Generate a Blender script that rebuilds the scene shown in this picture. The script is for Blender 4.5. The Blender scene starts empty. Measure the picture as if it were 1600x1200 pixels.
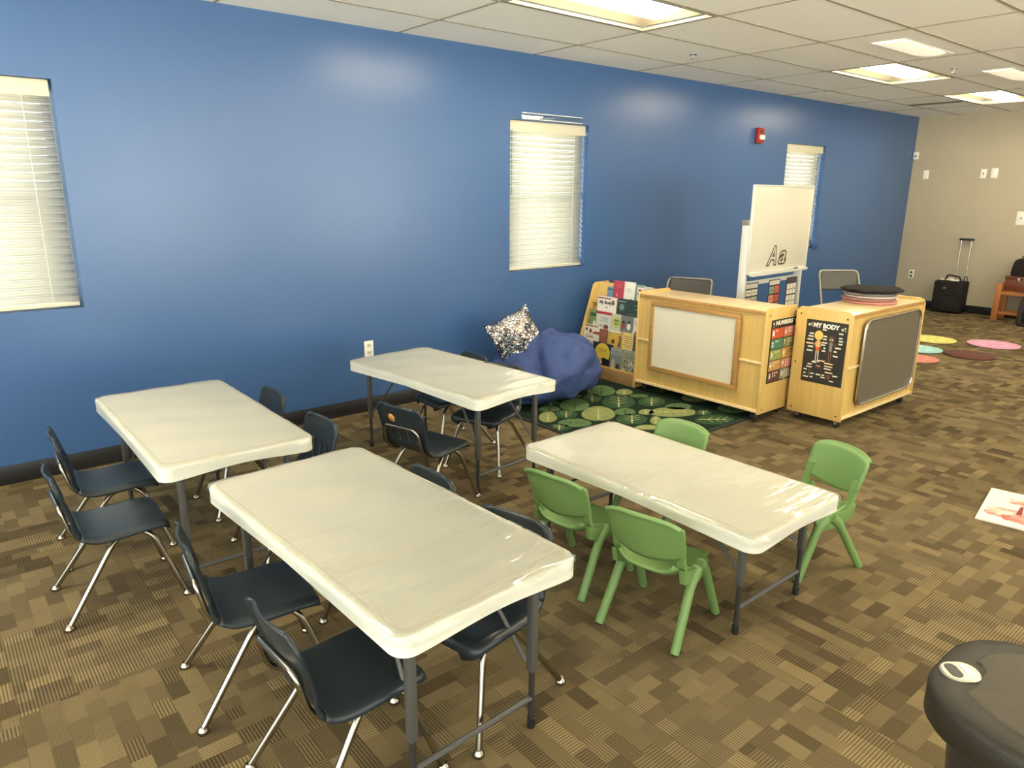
import bpy, bmesh, math, random
from mathutils import Vector, Matrix
C_ = bpy.context.scene.collection
R = math.radians
# ------------------------------------------------------------------ camera, world, exposure
scene = bpy.context.scene
cd = bpy.data.cameras.new('camera'); cam = bpy.data.objects.new('camera', cd); C_.objects.link(cam)
fw = Vector((0.615733, 0.74425357, -0.25876533)); rt = Vector((0.77166151, -0.63599557, 0.00693863)); up = Vector((0.15940951, 0.20395159, 0.9659153))
m = Matrix.Identity(4)
for i in range(3):
    m[i][0] = rt[i]; m[i][1] = up[i]; m[i][2] = -fw[i]
m[2][3] = 1.5823
cam.matrix_world = m
cd.sensor_width = 36; cd.lens = 36 * 1124.9 / 1600; cd.clip_start = .02; cd.clip_end = 200
scene.camera = cam
w = bpy.data.worlds.new('daylight'); scene.world = w; w.use_nodes = True
bg = w.node_tree.nodes['Background']; bg.inputs[1].default_value = .9
# daylight : overcast sky above, lower half made brighter to throw fill light up on the ceiling
_t = w.node_tree; _g = _t.nodes.new('ShaderNodeTexCoord'); _s = _t.nodes.new('ShaderNodeSeparateXYZ'); _t.links.new(_g.outputs['Generated'], _s.inputs[0])
_r = _t.nodes.new('ShaderNodeMapRange'); _r.inputs[1].default_value = -.05; _r.inputs[2].default_value = .05; _t.links.new(_s.outputs[2], _r.inputs[0])
_m = _t.nodes.new('ShaderNodeMix'); _m.data_type = 'RGBA'; _m.clamp_result = False; _m.inputs[6].default_value = (3.3, 3.2, 2.7, 1); _m.inputs[7].default_value = (.95, 1.05, 1.05, 1)
_t.links.new(_r.outputs[0], _m.inputs[0]); _t.links.new(_m.outputs[2], bg.inputs[0])
vs = scene.view_settings
vs.view_transform = 'Standard'; vs.look = 'None'; vs.gamma = 1; vs.exposure = 2.35
vs.use_curve_mapping = False
LAMP = 9.0; LAMPCOL = (1, .88, .64)

CEIL, D, XB = 2.619, 4.6136, 11.156
XF, YR = -3.0, -3.6

# ------------------------------------------------------------------ materials
def s2l(c):
    return tuple(((v / 12.92) if v <= .04045 else ((v + .055) / 1.055) ** 2.4) for v in c)
def rgb(r, g, b): return s2l((r / 255, g / 255, b / 255))
def mat(name, col, rough=.5, metal=0, spec=.5, noise=0, nscale=20, bump=0, bscale=60, emit=0, emitcol=None, coat=0, stretch=None):
    mt = bpy.data.materials.new(name); mt.use_nodes = True; nt = mt.node_tree
    b = nt.nodes['Principled BSDF']
    b.inputs['Base Color'].default_value = (*col, 1); b.inputs['Roughness'].default_value = rough
    b.inputs['Metallic'].default_value = metal; b.inputs['Specular IOR Level'].default_value = spec
    b.inputs['Coat Weight'].default_value = coat
    if emit:
        b.inputs['Emission Color'].default_value = (*(emitcol or col), 1); b.inputs['Emission Strength'].default_value = emit
    if noise or bump:
        tc = nt.nodes.new('ShaderNodeTexCoord'); mp = nt.nodes.new('ShaderNodeMapping')
        nt.links.new(tc.outputs['Object'], mp.inputs[0])
        if stretch: mp.inputs['Scale'].default_value = stretch
    if noise:
        n = nt.nodes.new('ShaderNodeTexNoise'); n.inputs['Scale'].default_value = nscale; n.inputs['Detail'].default_value = 5
        nt.links.new(mp.outputs[0], n.inputs[0])
        mr = nt.nodes.new('ShaderNodeMapRange'); mr.inputs[1].default_value = .3; mr.inputs[2].default_value = .7
        mr.inputs[3].default_value = 1 - noise; mr.inputs[4].default_value = 1 + noise
        nt.links.new(n.outputs[0], mr.inputs[0])
        mx = nt.nodes.new('ShaderNodeVectorMath'); mx.operation = 'SCALE'; mx.inputs[0].default_value = col
        nt.links.new(mr.outputs[0], mx.inputs['Scale']); nt.links.new(mx.outputs[0], b.inputs['Base Color'])
    if bump:
        n = nt.nodes.new('ShaderNodeTexNoise'); n.inputs['Scale'].default_value = bscale; n.inputs['Detail'].default_value = 4
        nt.links.new(mp.outputs[0], n.inputs[0])
        bp = nt.nodes.new('ShaderNodeBump'); bp.inputs['Strength'].default_value = bump; bp.inputs['Distance'].default_value = .01
        nt.links.new(n.outputs[0], bp.inputs['Height']); nt.links.new(bp.outputs[0], b.inputs['Normal'])
    return mt

class NG:
    "small helper for math node graphs"
    def __init__(s, nt): s.nt = nt
    def m(s, op, a, b=None, c=None):
        n = s.nt.nodes.new('ShaderNodeMath'); n.operation = op
        for i, v in enumerate((a, b, c)):
            if v is None: continue
            if isinstance(v, (int, float)): n.inputs[i].default_value = v
            else: s.nt.links.new(v, n.inputs[i])
        return n.outputs[0]
    def wn(s, x, y, z=0.0):
        cb = s.nt.nodes.new('ShaderNodeCombineXYZ')
        for i, v in enumerate((x, y, z)):
            if isinstance(v, (int, float)): cb.inputs[i].default_value = v
            else: s.nt.links.new(v, cb.inputs[i])
        n = s.nt.nodes.new('ShaderNodeTexWhiteNoise'); n.noise_dimensions = '3D'; s.nt.links.new(cb.outputs[0], n.inputs[0])
        return n.outputs[0]
    def mix(s, f, a, b):
        n = s.nt.nodes.new('ShaderNodeMix'); n.data_type = 'RGBA'
        for k, v in ((0, f), (6, a), (7, b)):
            if isinstance(v, (int, float)): n.inputs[k].default_value = v
            elif isinstance(v, tuple): n.inputs[k].default_value = (*v, 1)
            else: s.nt.links.new(v, n.inputs[k])
        return n.outputs[2]

def carpet_mat():
    mt = bpy.data.materials.new('carpet_tiles'); mt.use_nodes = True; nt = mt.node_tree; b = nt.nodes['Principled BSDF']
    g = NG(nt); geo = nt.nodes.new('ShaderNodeNewGeometry'); sp = nt.nodes.new('ShaderNodeSeparateXYZ'); nt.links.new(geo.outputs['Position'], sp.inputs[0])
    x = g.m('DIVIDE', g.m('SUBTRACT', sp.outputs[0], .53 - 20), .5); y = g.m('DIVIDE', g.m('SUBTRACT', sp.outputs[1], 2.432 - 20), .5)
    i = g.m('FLOOR', x); j = g.m('FLOOR', y); fx = g.m('FRACT', x); fy = g.m('FRACT', y)
    par = g.m('FLOORED_MODULO', g.m('ADD', i, j), 2.0)
    inv = g.m('SUBTRACT', 1.0, par)
    u = g.m('ADD', g.m('MULTIPLY', fx, par), g.m('MULTIPLY', fy, inv)); v = g.m('ADD', g.m('MULTIPLY', fy, par), g.m('MULTIPLY', fx, inv))
    tr = g.wn(i, j, 3.3)
    # rectangles inside the tile : rows along v, cells along u with a random shift and length
    row = g.m('FLOOR', g.m('MULTIPLY', v, 9.0)); rh = g.wn(row, g.m('ADD', i, g.m('MULTIPLY', j, 17.0)), 1.7)
    cu = g.m('FLOOR', g.m('ADD', g.m('MULTIPLY', u, g.m('ADD', 3.0, g.m('MULTIPLY', rh, 2.5))), g.m('MULTIPLY', rh, 9.0)))
    ch = g.wn(cu, g.m('ADD', row, g.m('MULTIPLY', i, 13.0)), g.m('ADD', j, .5))
    ch2 = g.wn(cu, g.m('ADD', row, g.m('MULTIPLY', i, 13.0)), g.m('ADD', j, 7.5))
    # ribs
    full = g.m('GREATER_THAN', tr, .72)
    ch3 = g.wn(cu, g.m('ADD', row, g.m('MULTIPLY', i, 13.0)), g.m('ADD', j, 21.5))
    turn = g.m('MULTIPLY', g.m('GREATER_THAN', ch3, .62), g.m('SUBTRACT', 1.0, full))
    ruv = g.m('ADD', g.m('MULTIPLY', u, g.m('SUBTRACT', 1.0, turn)), g.m('MULTIPLY', v, turn))
    ribs = g.m('FRACT', g.m('MULTIPLY', ruv, 50.0))
    rib = g.m('SMOOTH_MIN', g.m('MULTIPLY', g.m('ABSOLUTE', g.m('SUBTRACT', ribs, .5)), 2.6), 1.0, .2)
    part = g.m('GREATER_THAN', ch2, .55)
    amt = g.m('MAXIMUM', g.m('MULTIPLY', full, .85), g.m('MULTIPLY', part, .8))
    amt = g.m('MAXIMUM', amt, .10)
    nz = nt.nodes.new('ShaderNodeTexNoise'); nz.inputs['Scale'].default_value = 260; nz.inputs['Detail'].default_value = 3; nt.links.new(geo.outputs['Position'], nz.inputs[0])
    nz2 = nt.nodes.new('ShaderNodeTexNoise'); nz2.inputs['Scale'].default_value = 7; nt.links.new(geo.outputs['Position'], nz2.inputs[0])
    light = rgb(156, 143, 112); dark = rgb(52, 44, 33)
    base = g.mix(ch, rgb(72, 62, 44), rgb(130, 114, 82))
    base = g.mix(g.m('MULTIPLY', nz2.outputs[0], .4), base, rgb(84, 70, 47))
    base = g.mix(g.m('MULTIPLY', full, .25), base, rgb(104, 92, 70))
    sc_ = nt.nodes.new('ShaderNodeVectorMath'); sc_.operation = 'SCALE'; nt.links.new(base, sc_.inputs[0]); nt.links.new(g.m('ADD', g.m('MULTIPLY', rib, 1.3), .45), sc_.inputs['Scale'])
    ribc = sc_.outputs[0]
    col = g.mix(amt, base, ribc)
    col = g.mix(g.m('MULTIPLY', nz.outputs[0], .5), col, g.mix(.5, col, dark))
    # thin tile joints
    ed = g.m('MINIMUM', g.m('MINIMUM', fx, g.m('SUBTRACT', 1.0, fx)), g.m('MINIMUM', fy, g.m('SUBTRACT', 1.0, fy)))
    jn = g.m('LESS_THAN', ed, .004)
    col = g.mix(g.m('MULTIPLY', jn, .25), col, dark)
    nt.links.new(col, b.inputs['Base Color']); b.inputs['Roughness'].default_value = .95; b.inputs['Specular IOR Level'].default_value = .1
    bp = nt.nodes.new('ShaderNodeBump'); bp.inputs['Strength'].default_value = .5; bp.inputs['Distance'].default_value = .004
    h = g.m('ADD', g.m('MULTIPLY', rib, amt), g.m('MULTIPLY', nz.outputs[0], .6)); nt.links.new(h, bp.inputs['Height']); nt.links.new(bp.outputs[0], b.inputs['Normal'])
    return mt

def wood_mat(name, c1, c2, rough=.4, axis='Z', scale=1):
    mt = bpy.data.materials.new(name); mt.use_nodes = True; nt = mt.node_tree; b = nt.nodes['Principled BSDF']
    tc = nt.nodes.new('ShaderNodeTexCoord'); mp = nt.nodes.new('ShaderNodeMapping'); nt.links.new(tc.outputs['Object'], mp.inputs[0])
    sc = {'Z': (14, 14, 1.1), 'Y': (14, 1.1, 14), 'X': (1.1, 14, 14)}[axis]; mp.inputs['Scale'].default_value = tuple(v * scale for v in sc)
    n = nt.nodes.new('ShaderNodeTexNoise'); n.inputs['Scale'].default_value = 2.2; n.inputs['Detail'].default_value = 8; n.inputs['Distortion'].default_value = .6
    nt.links.new(mp.outputs[0], n.inputs[0])
    r = nt.nodes.new('ShaderNodeValToRGB'); r.color_ramp.elements[0].position = .3; r.color_ramp.elements[1].position = .7
    r.color_ramp.elements[0].color = (*c1, 1); r.color_ramp.elements[1].color = (*c2, 1)
    nt.links.new(n.outputs[0], r.inputs[0]); nt.links.new(r.outputs[0], b.inputs['Base Color'])
    b.inputs['Roughness'].default_value = rough
    return mt

def clear_mat():
    mt = bpy.data.materials.new('clear_vinyl'); mt.use_nodes = True; nt = mt.node_tree
    for n in list(nt.nodes): nt.nodes.remove(n)
    o = nt.nodes.new('ShaderNodeOutputMaterial'); mx = nt.nodes.new('ShaderNodeMixShader'); t = nt.nodes.new('ShaderNodeBsdfTransparent'); gl = nt.nodes.new('ShaderNodeBsdfGlossy')
    t.inputs[0].default_value = (.99, .99, .985, 1); gl.inputs['Roughness'].default_value = .11; gl.inputs[0].default_value = (1, 1, 1, 1)
    lw = nt.nodes.new('ShaderNodeFresnel'); lw.inputs[0].default_value = 1.5
    tc = nt.nodes.new('ShaderNodeTexCoord'); mp = nt.nodes.new('ShaderNodeMapping'); mp.inputs['Scale'].default_value = (3, 16, 3)
    nt.links.new(tc.outputs['Object'], mp.inputs[0])
    nz = nt.nodes.new('ShaderNodeTexNoise'); nz.inputs['Scale'].default_value = 1.2; nz.inputs['Detail'].default_value = 3; nt.links.new(mp.outputs[0], nz.inputs[0])
    bp = nt.nodes.new('ShaderNodeBump'); bp.inputs['Strength'].default_value = .3; bp.inputs['Distance'].default_value = .02
    nt.links.new(nz.outputs[0], bp.inputs['Height']); nt.links.new(bp.outputs[0], gl.inputs['Normal'])
    hf = nt.nodes.new('ShaderNodeMath'); hf.operation = 'MULTIPLY'; hf.inputs[1].default_value = .8; nt.links.new(lw.outputs[0], hf.inputs[0]); nt.links.new(hf.outputs[0], mx.inputs[0]); nt.links.new(t.outputs[0], mx.inputs[1]); nt.links.new(gl.outputs[0], mx.inputs[2]); nt.links.new(mx.outputs[0], o.inputs[0])
    return mt

def sequin_mat(name='sequins'):
    mt = bpy.data.materials.new(name); mt.use_nodes = True; nt = mt.node_tree; b = nt.nodes['Principled BSDF']
    tc = nt.nodes.new('ShaderNodeTexCoord')
    v = nt.nodes.new('ShaderNodeTexVoronoi'); v.inputs['Scale'].default_value = 110; nt.links.new(tc.outputs['Object'], v.inputs[0])
    n = nt.nodes.new('ShaderNodeTexNoise'); n.inputs['Scale'].default_value = 9; n.inputs['Detail'].default_value = 3; nt.links.new(tc.outputs['Object'], n.inputs[0])
    g = NG(nt)
    r = nt.nodes.new('ShaderNodeValToRGB'); r.color_ramp.elements[0].position = .42; r.color_ramp.elements[1].position = .58
    r.color_ramp.elements[0].color = (.13, .15, .17, 1); r.color_ramp.elements[1].color = (.72, .62, .56, 1)
    nt.links.new(n.outputs[0], r.inputs[0]); nt.links.new(r.outputs[0], b.inputs['Base Color'])
    b.inputs['Metallic'].default_value = .9; b.inputs['Roughness'].default_value = .22
    # every sequin leans its own way
    vm = nt.nodes.new('ShaderNodeVectorMath'); vm.operation = 'SUBTRACT'; nt.links.new(v.outputs['Color'], vm.inputs[0]); vm.inputs[1].default_value = (.5, .5, .5)
    sc = nt.nodes.new('ShaderNodeVectorMath'); sc.operation = 'SCALE'; sc.inputs['Scale'].default_value = 1.2; nt.links.new(vm.outputs[0], sc.inputs[0])
    ge = nt.nodes.new('ShaderNodeNewGeometry'); ad = nt.nodes.new('ShaderNodeVectorMath'); nt.links.new(ge.outputs['Normal'], ad.inputs[0]); nt.links.new(sc.outputs[0], ad.inputs[1])
    no = nt.nodes.new('ShaderNodeVectorMath'); no.operation = 'NORMALIZE'; nt.links.new(ad.outputs[0], no.inputs[0]); nt.links.new(no.outputs[0], b.inputs['Normal'])
    return mt

def slat_mat():
    mt = bpy.data.materials.new('blind_slats'); mt.use_nodes = True; nt = mt.node_tree
    for n in list(nt.nodes): nt.nodes.remove(n)
    o = nt.nodes.new('ShaderNodeOutputMaterial'); mx = nt.nodes.new('ShaderNodeMixShader'); d = nt.nodes.new('ShaderNodeBsdfDiffuse'); t = nt.nodes.new('ShaderNodeBsdfTranslucent')
    d.inputs[0].default_value = (.55, .55, .51, 1); t.inputs[0].default_value = (.80, .84, .80, 1); mx.inputs[0].default_value = .08
    nt.links.new(d.outputs[0], mx.inputs[1]); nt.links.new(t.outputs[0], mx.inputs[2]); nt.links.new(mx.outputs[0], o.inputs[0])
    return mt
def glass_mat():
    mt = bpy.data.materials.new('window_glass'); mt.use_nodes = True; nt = mt.node_tree
    for n in list(nt.nodes): nt.nodes.remove(n)
    o = nt.nodes.new('ShaderNodeOutputMaterial'); mx = nt.nodes.new('ShaderNodeMixShader'); t = nt.nodes.new('ShaderNodeBsdfTransparent'); gl = nt.nodes.new('ShaderNodeBsdfGlossy')
    gl.inputs['Roughness'].default_value = .02; mx.inputs[0].default_value = .06; t.inputs[0].default_value = (.95, .97, .96, 1)
    nt.links.new(t.outputs[0], mx.inputs[1]); nt.links.new(gl.outputs[0], mx.inputs[2]); nt.links.new(mx.outputs[0], o.inputs[0])
    return mt

M = dict(
    blue=mat('blue_wall_paint', rgb(60, 92, 138), .28, spec=.55, bump=.06, bscale=160, noise=.02, nscale=3),
    tan=mat('tan_wall_paint', rgb(172, 162, 140), .5, bump=.05, bscale=160, noise=.03, nscale=3),
    cream=mat('cream_wall_paint', rgb(226, 220, 204), .5),
    ceil=mat('ceiling_tile', rgb(247, 244, 234), .9, noise=.03, nscale=180, bump=.3, bscale=200),
    grid=mat('ceiling_grid_metal', rgb(150, 144, 126), .6),
    black_base=mat('black_vinyl_base', rgb(26, 25, 25), .45),
    carpet=carpet_mat(),
    lens=mat('lamp_lens', (1, .95, .82), .5, emit=LAMP, emitcol=LAMPCOL),
    lens_ghost=mat('lamp_ghost_glow', (1, .95, .82), .5, emit=.12, emitcol=LAMPCOL),  # glow for the added ghost shapes, not a working lamp
    reflector=mat('lamp_reflector', rgb(158, 150, 128), .5),
    tabletop=mat('cream_granite_plastic', rgb(218, 217, 204), .42, noise=.025, nscale=6),
    leg_grey=mat('table_leg_paint', rgb(92, 92, 90), .4, metal=.3),
    leg_dark=mat('table_leg_lower', rgb(48, 47, 46), .45),
    shell=mat('navy_chair_plastic', rgb(36, 44, 50), .33, spec=.5, bump=.04, bscale=300),
    chrome=mat('chrome_tube', (.40, .37, .31), .2, metal=1),
    green=mat('green_chair_plastic', rgb(110, 142, 82), .48, bump=.04, bscale=300),
    maple=wood_mat('maple_ply', rgb(200, 164, 92), rgb(212, 180, 110), .35, 'Z'),
    mapletop=wood_mat('maple_top', rgb(222, 192, 140), rgb(234, 208, 160), .32, 'Y'),
    oak=wood_mat('oak_frame', rgb(160, 118, 62), rgb(184, 142, 84), .4, 'Y'),
    wbsurf=mat('whiteboard_surface', rgb(214, 207, 184), .25),
    cork=mat('grey_tray_board', rgb(128, 122, 108), .38, metal=.55, noise=.03, nscale=3),
    steel=mat('rolled_steel_edge', (.62, .60, .56), .25, metal=1),
    brass=mat('dark_screw', rgb(70, 52, 30), .4, metal=.7),
    rubber=mat('black_rubber', rgb(26, 26, 26), .6),
    white_pl=mat('white_plastic', rgb(232, 230, 222), .35),
    red_pl=mat('red_plastic', rgb(150, 34, 30), .35),
    clear=clear_mat(), glass=glass_mat(), slat=slat_mat(),
    blind=mat('blind_rail', rgb(200, 194, 172), .5),
    vinyl=mat('white_window_vinyl', rgb(225, 226, 222), .4),
    denim=mat('blue_beanbag_cloth', rgb(64, 80, 128), .8, spec=.2, bump=.15, bscale=250, noise=.05, nscale=8),
    sequin=sequin_mat(),
    fblack=mat('black_cloth', rgb(34, 31, 30), .85, spec=.2, bump=.3, bscale=120, noise=.15, nscale=30),
    grey_pad=mat('grey_vinyl_pad', rgb(78, 76, 72), .55),
    grey_metal=mat('grey_chair_metal', rgb(150, 148, 140), .35, metal=.6),
    trash=mat('trash_plastic', rgb(42, 38, 31), .42, spec=.3, bump=.2, bscale=350),  # lid colour darkened for the shade on its sides; inset stays lighter
    trash_body=mat('trash_body_plastic', rgb(40, 38, 36), .4),
    trash_top=mat('trash_lid_inset', rgb(68, 60, 47), .5, bump=.3, bscale=350),
    seam=mat('cover_seam', rgb(176, 158, 124), .6),
    badge=mat('satin_badge', (.50, .47, .39), .33, metal=.9),
    pine=wood_mat('pine_wood', rgb(150, 92, 44), rgb(176, 116, 62), .5, 'Z'),
    darkwood=wood_mat('brown_box_wood', rgb(86, 44, 26), rgb(112, 62, 38), .4, 'Y'),
    bluebox=mat('blue_painted_plate', rgb(50, 84, 140), .4),
    paper=mat('crumpled_paper', rgb(216, 210, 200), .8),
    easel=mat('easel_metal', rgb(214, 212, 206), .4, metal=.2),
)
FC = {}
def fcol(c, rough=.55):
    k = (c, rough)
    if k not in FC: FC[k] = mat('print_%02x%02x%02x' % c, rgb(*c), rough)
    return FC[k]

# ------------------------------------------------------------------ mesh building
class MB:
    def __init__(s): s.bm = bmesh.new(); s.mi = 0
    def _mark(s, fs):
        for f in fs: f.material_index = s.mi
    def box(s, x0, x1, y0, y1, z0, z1, bev=0, seg=2):
        v = [s.bm.verts.new(p) for p in ((x0, y0, z0), (x1, y0, z0), (x1, y1, z0), (x0, y1, z0), (x0, y0, z1), (x1, y0, z1), (x1, y1, z1), (x0, y1, z1))]
        fs = [s.bm.faces.new([v[i] for i in q]) for q in ((0, 3, 2, 1), (4, 5, 6, 7), (0, 1, 5, 4), (1, 2, 6, 5), (2, 3, 7, 6), (3, 0, 4, 7))]
        s._mark(fs)
        if bev:
            es = list({e for f in fs for e in f.edges})
            r = bmesh.ops.bevel(s.bm, geom=es, offset=bev, segments=seg, affect='EDGES', profile=.5)
            s._mark(r['faces'])
        return s
    def prism(s, pts, axis, a, b, bev=0, seg=2):
        "polygon pts in the plane across axis, from a to b"
        def P(p, t): return {'X': (t, p[0], p[1]), 'Y': (p[0], t, p[1]), 'Z': (p[0], p[1], t)}[axis]
        A = [s.bm.verts.new(P(p, a)) for p in pts]; B = [s.bm.verts.new(P(p, b)) for p in pts]; n = len(pts)
        fs = [s.bm.faces.new(A[::-1]), s.bm.faces.new(B)]
        sides = [s.bm.faces.new((A[i], A[(i + 1) % n], B[(i + 1) % n], B[i])) for i in range(n)]
        s._mark(fs + sides)
        if bev:
            es = [e for f in fs for e in f.edges]
            r = bmesh.ops.bevel(s.bm, geom=list(set(es)), offset=bev, segments=seg, affect='EDGES', profile=.5); s._mark(r['faces'])
        bmesh.ops.recalc_face_normals(s.bm, faces=list(s.bm.faces))
        return s
    def tube(s, pts, r, n=10, bend=0, cap=True, flat=1.0):
        pts = [Vector(p) for p in pts]
        if bend:
            out = [pts[0]]
            for i in range(1, len(pts) - 1):
                a, b, c = pts[i - 1], pts[i], pts[i + 1]
                d = min(bend, (a - b).length * .45, (c - b).length * .45)
                p, q = b + (a - b).normalized() * d, b + (c - b).normalized() * d
                for k in range(5):
                    t = k / 4; out.append(p * (1 - t) ** 2 + b * 2 * t * (1 - t) + q * t * t)
            out.append(pts[-1]); pts = out
        rr = r if isinstance(r, (list, tuple)) else None
        N = len(pts); rings = []; prev = None
        for i, p in enumerate(pts):
            t = (pts[min(i + 1, N - 1)] - pts[max(i - 1, 0)]).normalized()
            if prev is None:
                a = Vector((0, 0, 1)) if abs(t.z) < .9 else Vector((0, 1, 0)); x = t.cross(a).normalized()
            else:
                x = (prev - t * prev.dot(t)).normalized()
            prev = x; y = t.cross(x)
            ra = (rr[0] + (rr[1] - rr[0]) * i / (N - 1)) if rr else r
            rings.append([s.bm.verts.new(p + x * math.cos(2 * math.pi * k / n) * ra + y * math.sin(2 * math.pi * k / n) * ra * flat) for k in range(n)])
        fs = []
        for a, b in zip(rings, rings[1:]):
            for k in range(n): fs.append(s.bm.faces.new((a[k], b[k], b[(k + 1) % n], a[(k + 1) % n])))
        if cap: fs.append(s.bm.faces.new(rings[0])); fs.append(s.bm.faces.new(rings[-1][::-1]))
        s._mark(fs); return s
    def lathe(s, prof, cx=0, cy=0, n=24, sx=1, sy=1):
        rings = []
        for r, z in prof:
            rings.append([s.bm.verts.new((cx + math.cos(2 * math.pi * k / n) * r * sx, cy + math.sin(2 * math.pi * k / n) * r * sy, z)) for k in range(n)])
        fs = []
        for a, b in zip(rings, rings[1:]):
            for k in range(n): fs.append(s.bm.faces.new((a[k], a[(k + 1) % n], b[(k + 1) % n], b[k])))
        fs.append(s.bm.faces.new(rings[0][::-1])); fs.append(s.bm.faces.new(rings[-1]))
        s._mark(fs); return s
    def loft(s, rings, cap=True):
        V = [[s.bm.verts.new(p) for p in r] for r in rings]; n = len(V[0]); fs = []
        for a, b in zip(V, V[1:]):
            for k in range(n): fs.append(s.bm.faces.new((a[k], a[(k + 1) % n], b[(k + 1) % n], b[k])))
        if cap: fs.append(s.bm.faces.new(V[0][::-1])); fs.append(s.bm.faces.new(V[-1]))
        s._mark(fs); return s
    def grid(s, f, nu, nv, skip=None):
        V = [[s.bm.verts.new(f(i / nu, j / nv)) for i in range(nu + 1)] for j in range(nv + 1)]
        fs = []
        for j in range(nv):
            for i in range(nu):
                if skip and skip((i + .5) / nu, (j + .5) / nv): continue
                fs.append(s.bm.faces.new((V[j][i], V[j][i + 1], V[j + 1][i + 1], V[j + 1][i])))
        s._mark(fs); return s
    def build(s, name, material, parent=None, smooth=True, solid=0, sub=0, offset=0, angle=40):
        bmesh.ops.delete(s.bm, geom=[v for v in s.bm.verts if not v.link_faces], context='VERTS')
        bmesh.ops.recalc_face_normals(s.bm, faces=list(s.bm.faces))
        me = bpy.data.meshes.new(name); s.bm.to_mesh(me); s.bm.free()
        for mm in (material if isinstance(material, (list, tuple)) else [material]): me.materials.append(mm)
        if smooth:
            for p in me.polygons: p.use_smooth = True
            me.set_sharp_from_angle(angle=R(angle))
        o = bpy.data.objects.new(name, me); C_.objects.link(o)
        if parent: o.parent = parent
        if solid:
            md = o.modifiers.new('thickness', 'SOLIDIFY'); md.thickness = solid; md.offset = offset
        if sub:
            md = o.modifiers.new('smooth', 'SUBSURF'); md.levels = sub; md.render_levels = sub
        return o

def rrect(x0, x1, y0, y1, r, n=6):
    out = []
    for cx, cy, a in ((x1 - r, y1 - r, 0), (x0 + r, y1 - r, 90), (x0 + r, y0 + r, 180), (x1 - r, y0 + r, 270)):
        for k in range(n + 1):
            t = R(a + 90 * k / n); out.append((cx + r * math.cos(t), cy + r * math.sin(t)))
    return out
def tag(o, label, cat, group=None):
    o['label'] = label; o['category'] = cat
    if group: o['group'] = group
    return o
def thing(name, label, cat, loc=(0, 0, 0), rz=0, group=None):
    o = bpy.data.objects.new(name, None); C_.objects.link(o); o.empty_display_size = .1
    o.location = loc; o.rotation_euler = (0, 0, R(rz)); return tag(o, label, cat, group)
def struct(mb, name, material, **k):
    o = mb.build(name, material, **k); o['kind'] = 'structure'; return o
def copy_tree(o, parent=None):
    c = o.copy(); C_.objects.link(c)
    if parent: c.parent = parent
    for ch in list(o.children): copy_tree(ch, c)
    return c
def place(proto, first, loc, rz, label, group=None):
    o = proto if first else copy_tree(proto)
    o.location = loc; o.rotation_euler = (0, 0, R(rz)); o['label'] = label
    if group: o['group'] = group
    return o

_TX = {}
def text_mesh(s, bold=0.0, shear=0, outline=0):
    k = (s, bold, shear, outline)
    if k in _TX: return _TX[k]
    cu = bpy.data.curves.new('lettering', 'FONT'); cu.body = s; cu.size = 1; cu.offset = bold; cu.shear = shear; cu.resolution_u = 3
    if outline: cu.fill_mode = 'NONE'; cu.bevel_depth = outline; cu.bevel_resolution = 0
    o = bpy.data.objects.new('lettering', cu); C_.objects.link(o)
    dg = bpy.context.evaluated_depsgraph_get(); dg.update()
    me = bpy.data.meshes.new_from_object(o.evaluated_get(dg))
    vs_ = [tuple(v.co) for v in me.vertices]; fs = [tuple(p.vertices) for p in me.polygons]
    bpy.data.objects.remove(o); bpy.data.curves.remove(cu); bpy.data.meshes.remove(me)
    xs = [v[0] for v in vs_]; ys = [v[1] for v in vs_]
    _TX[k] = (vs_, fs, min(xs), max(xs), min(ys), max(ys)); return _TX[k]

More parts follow.
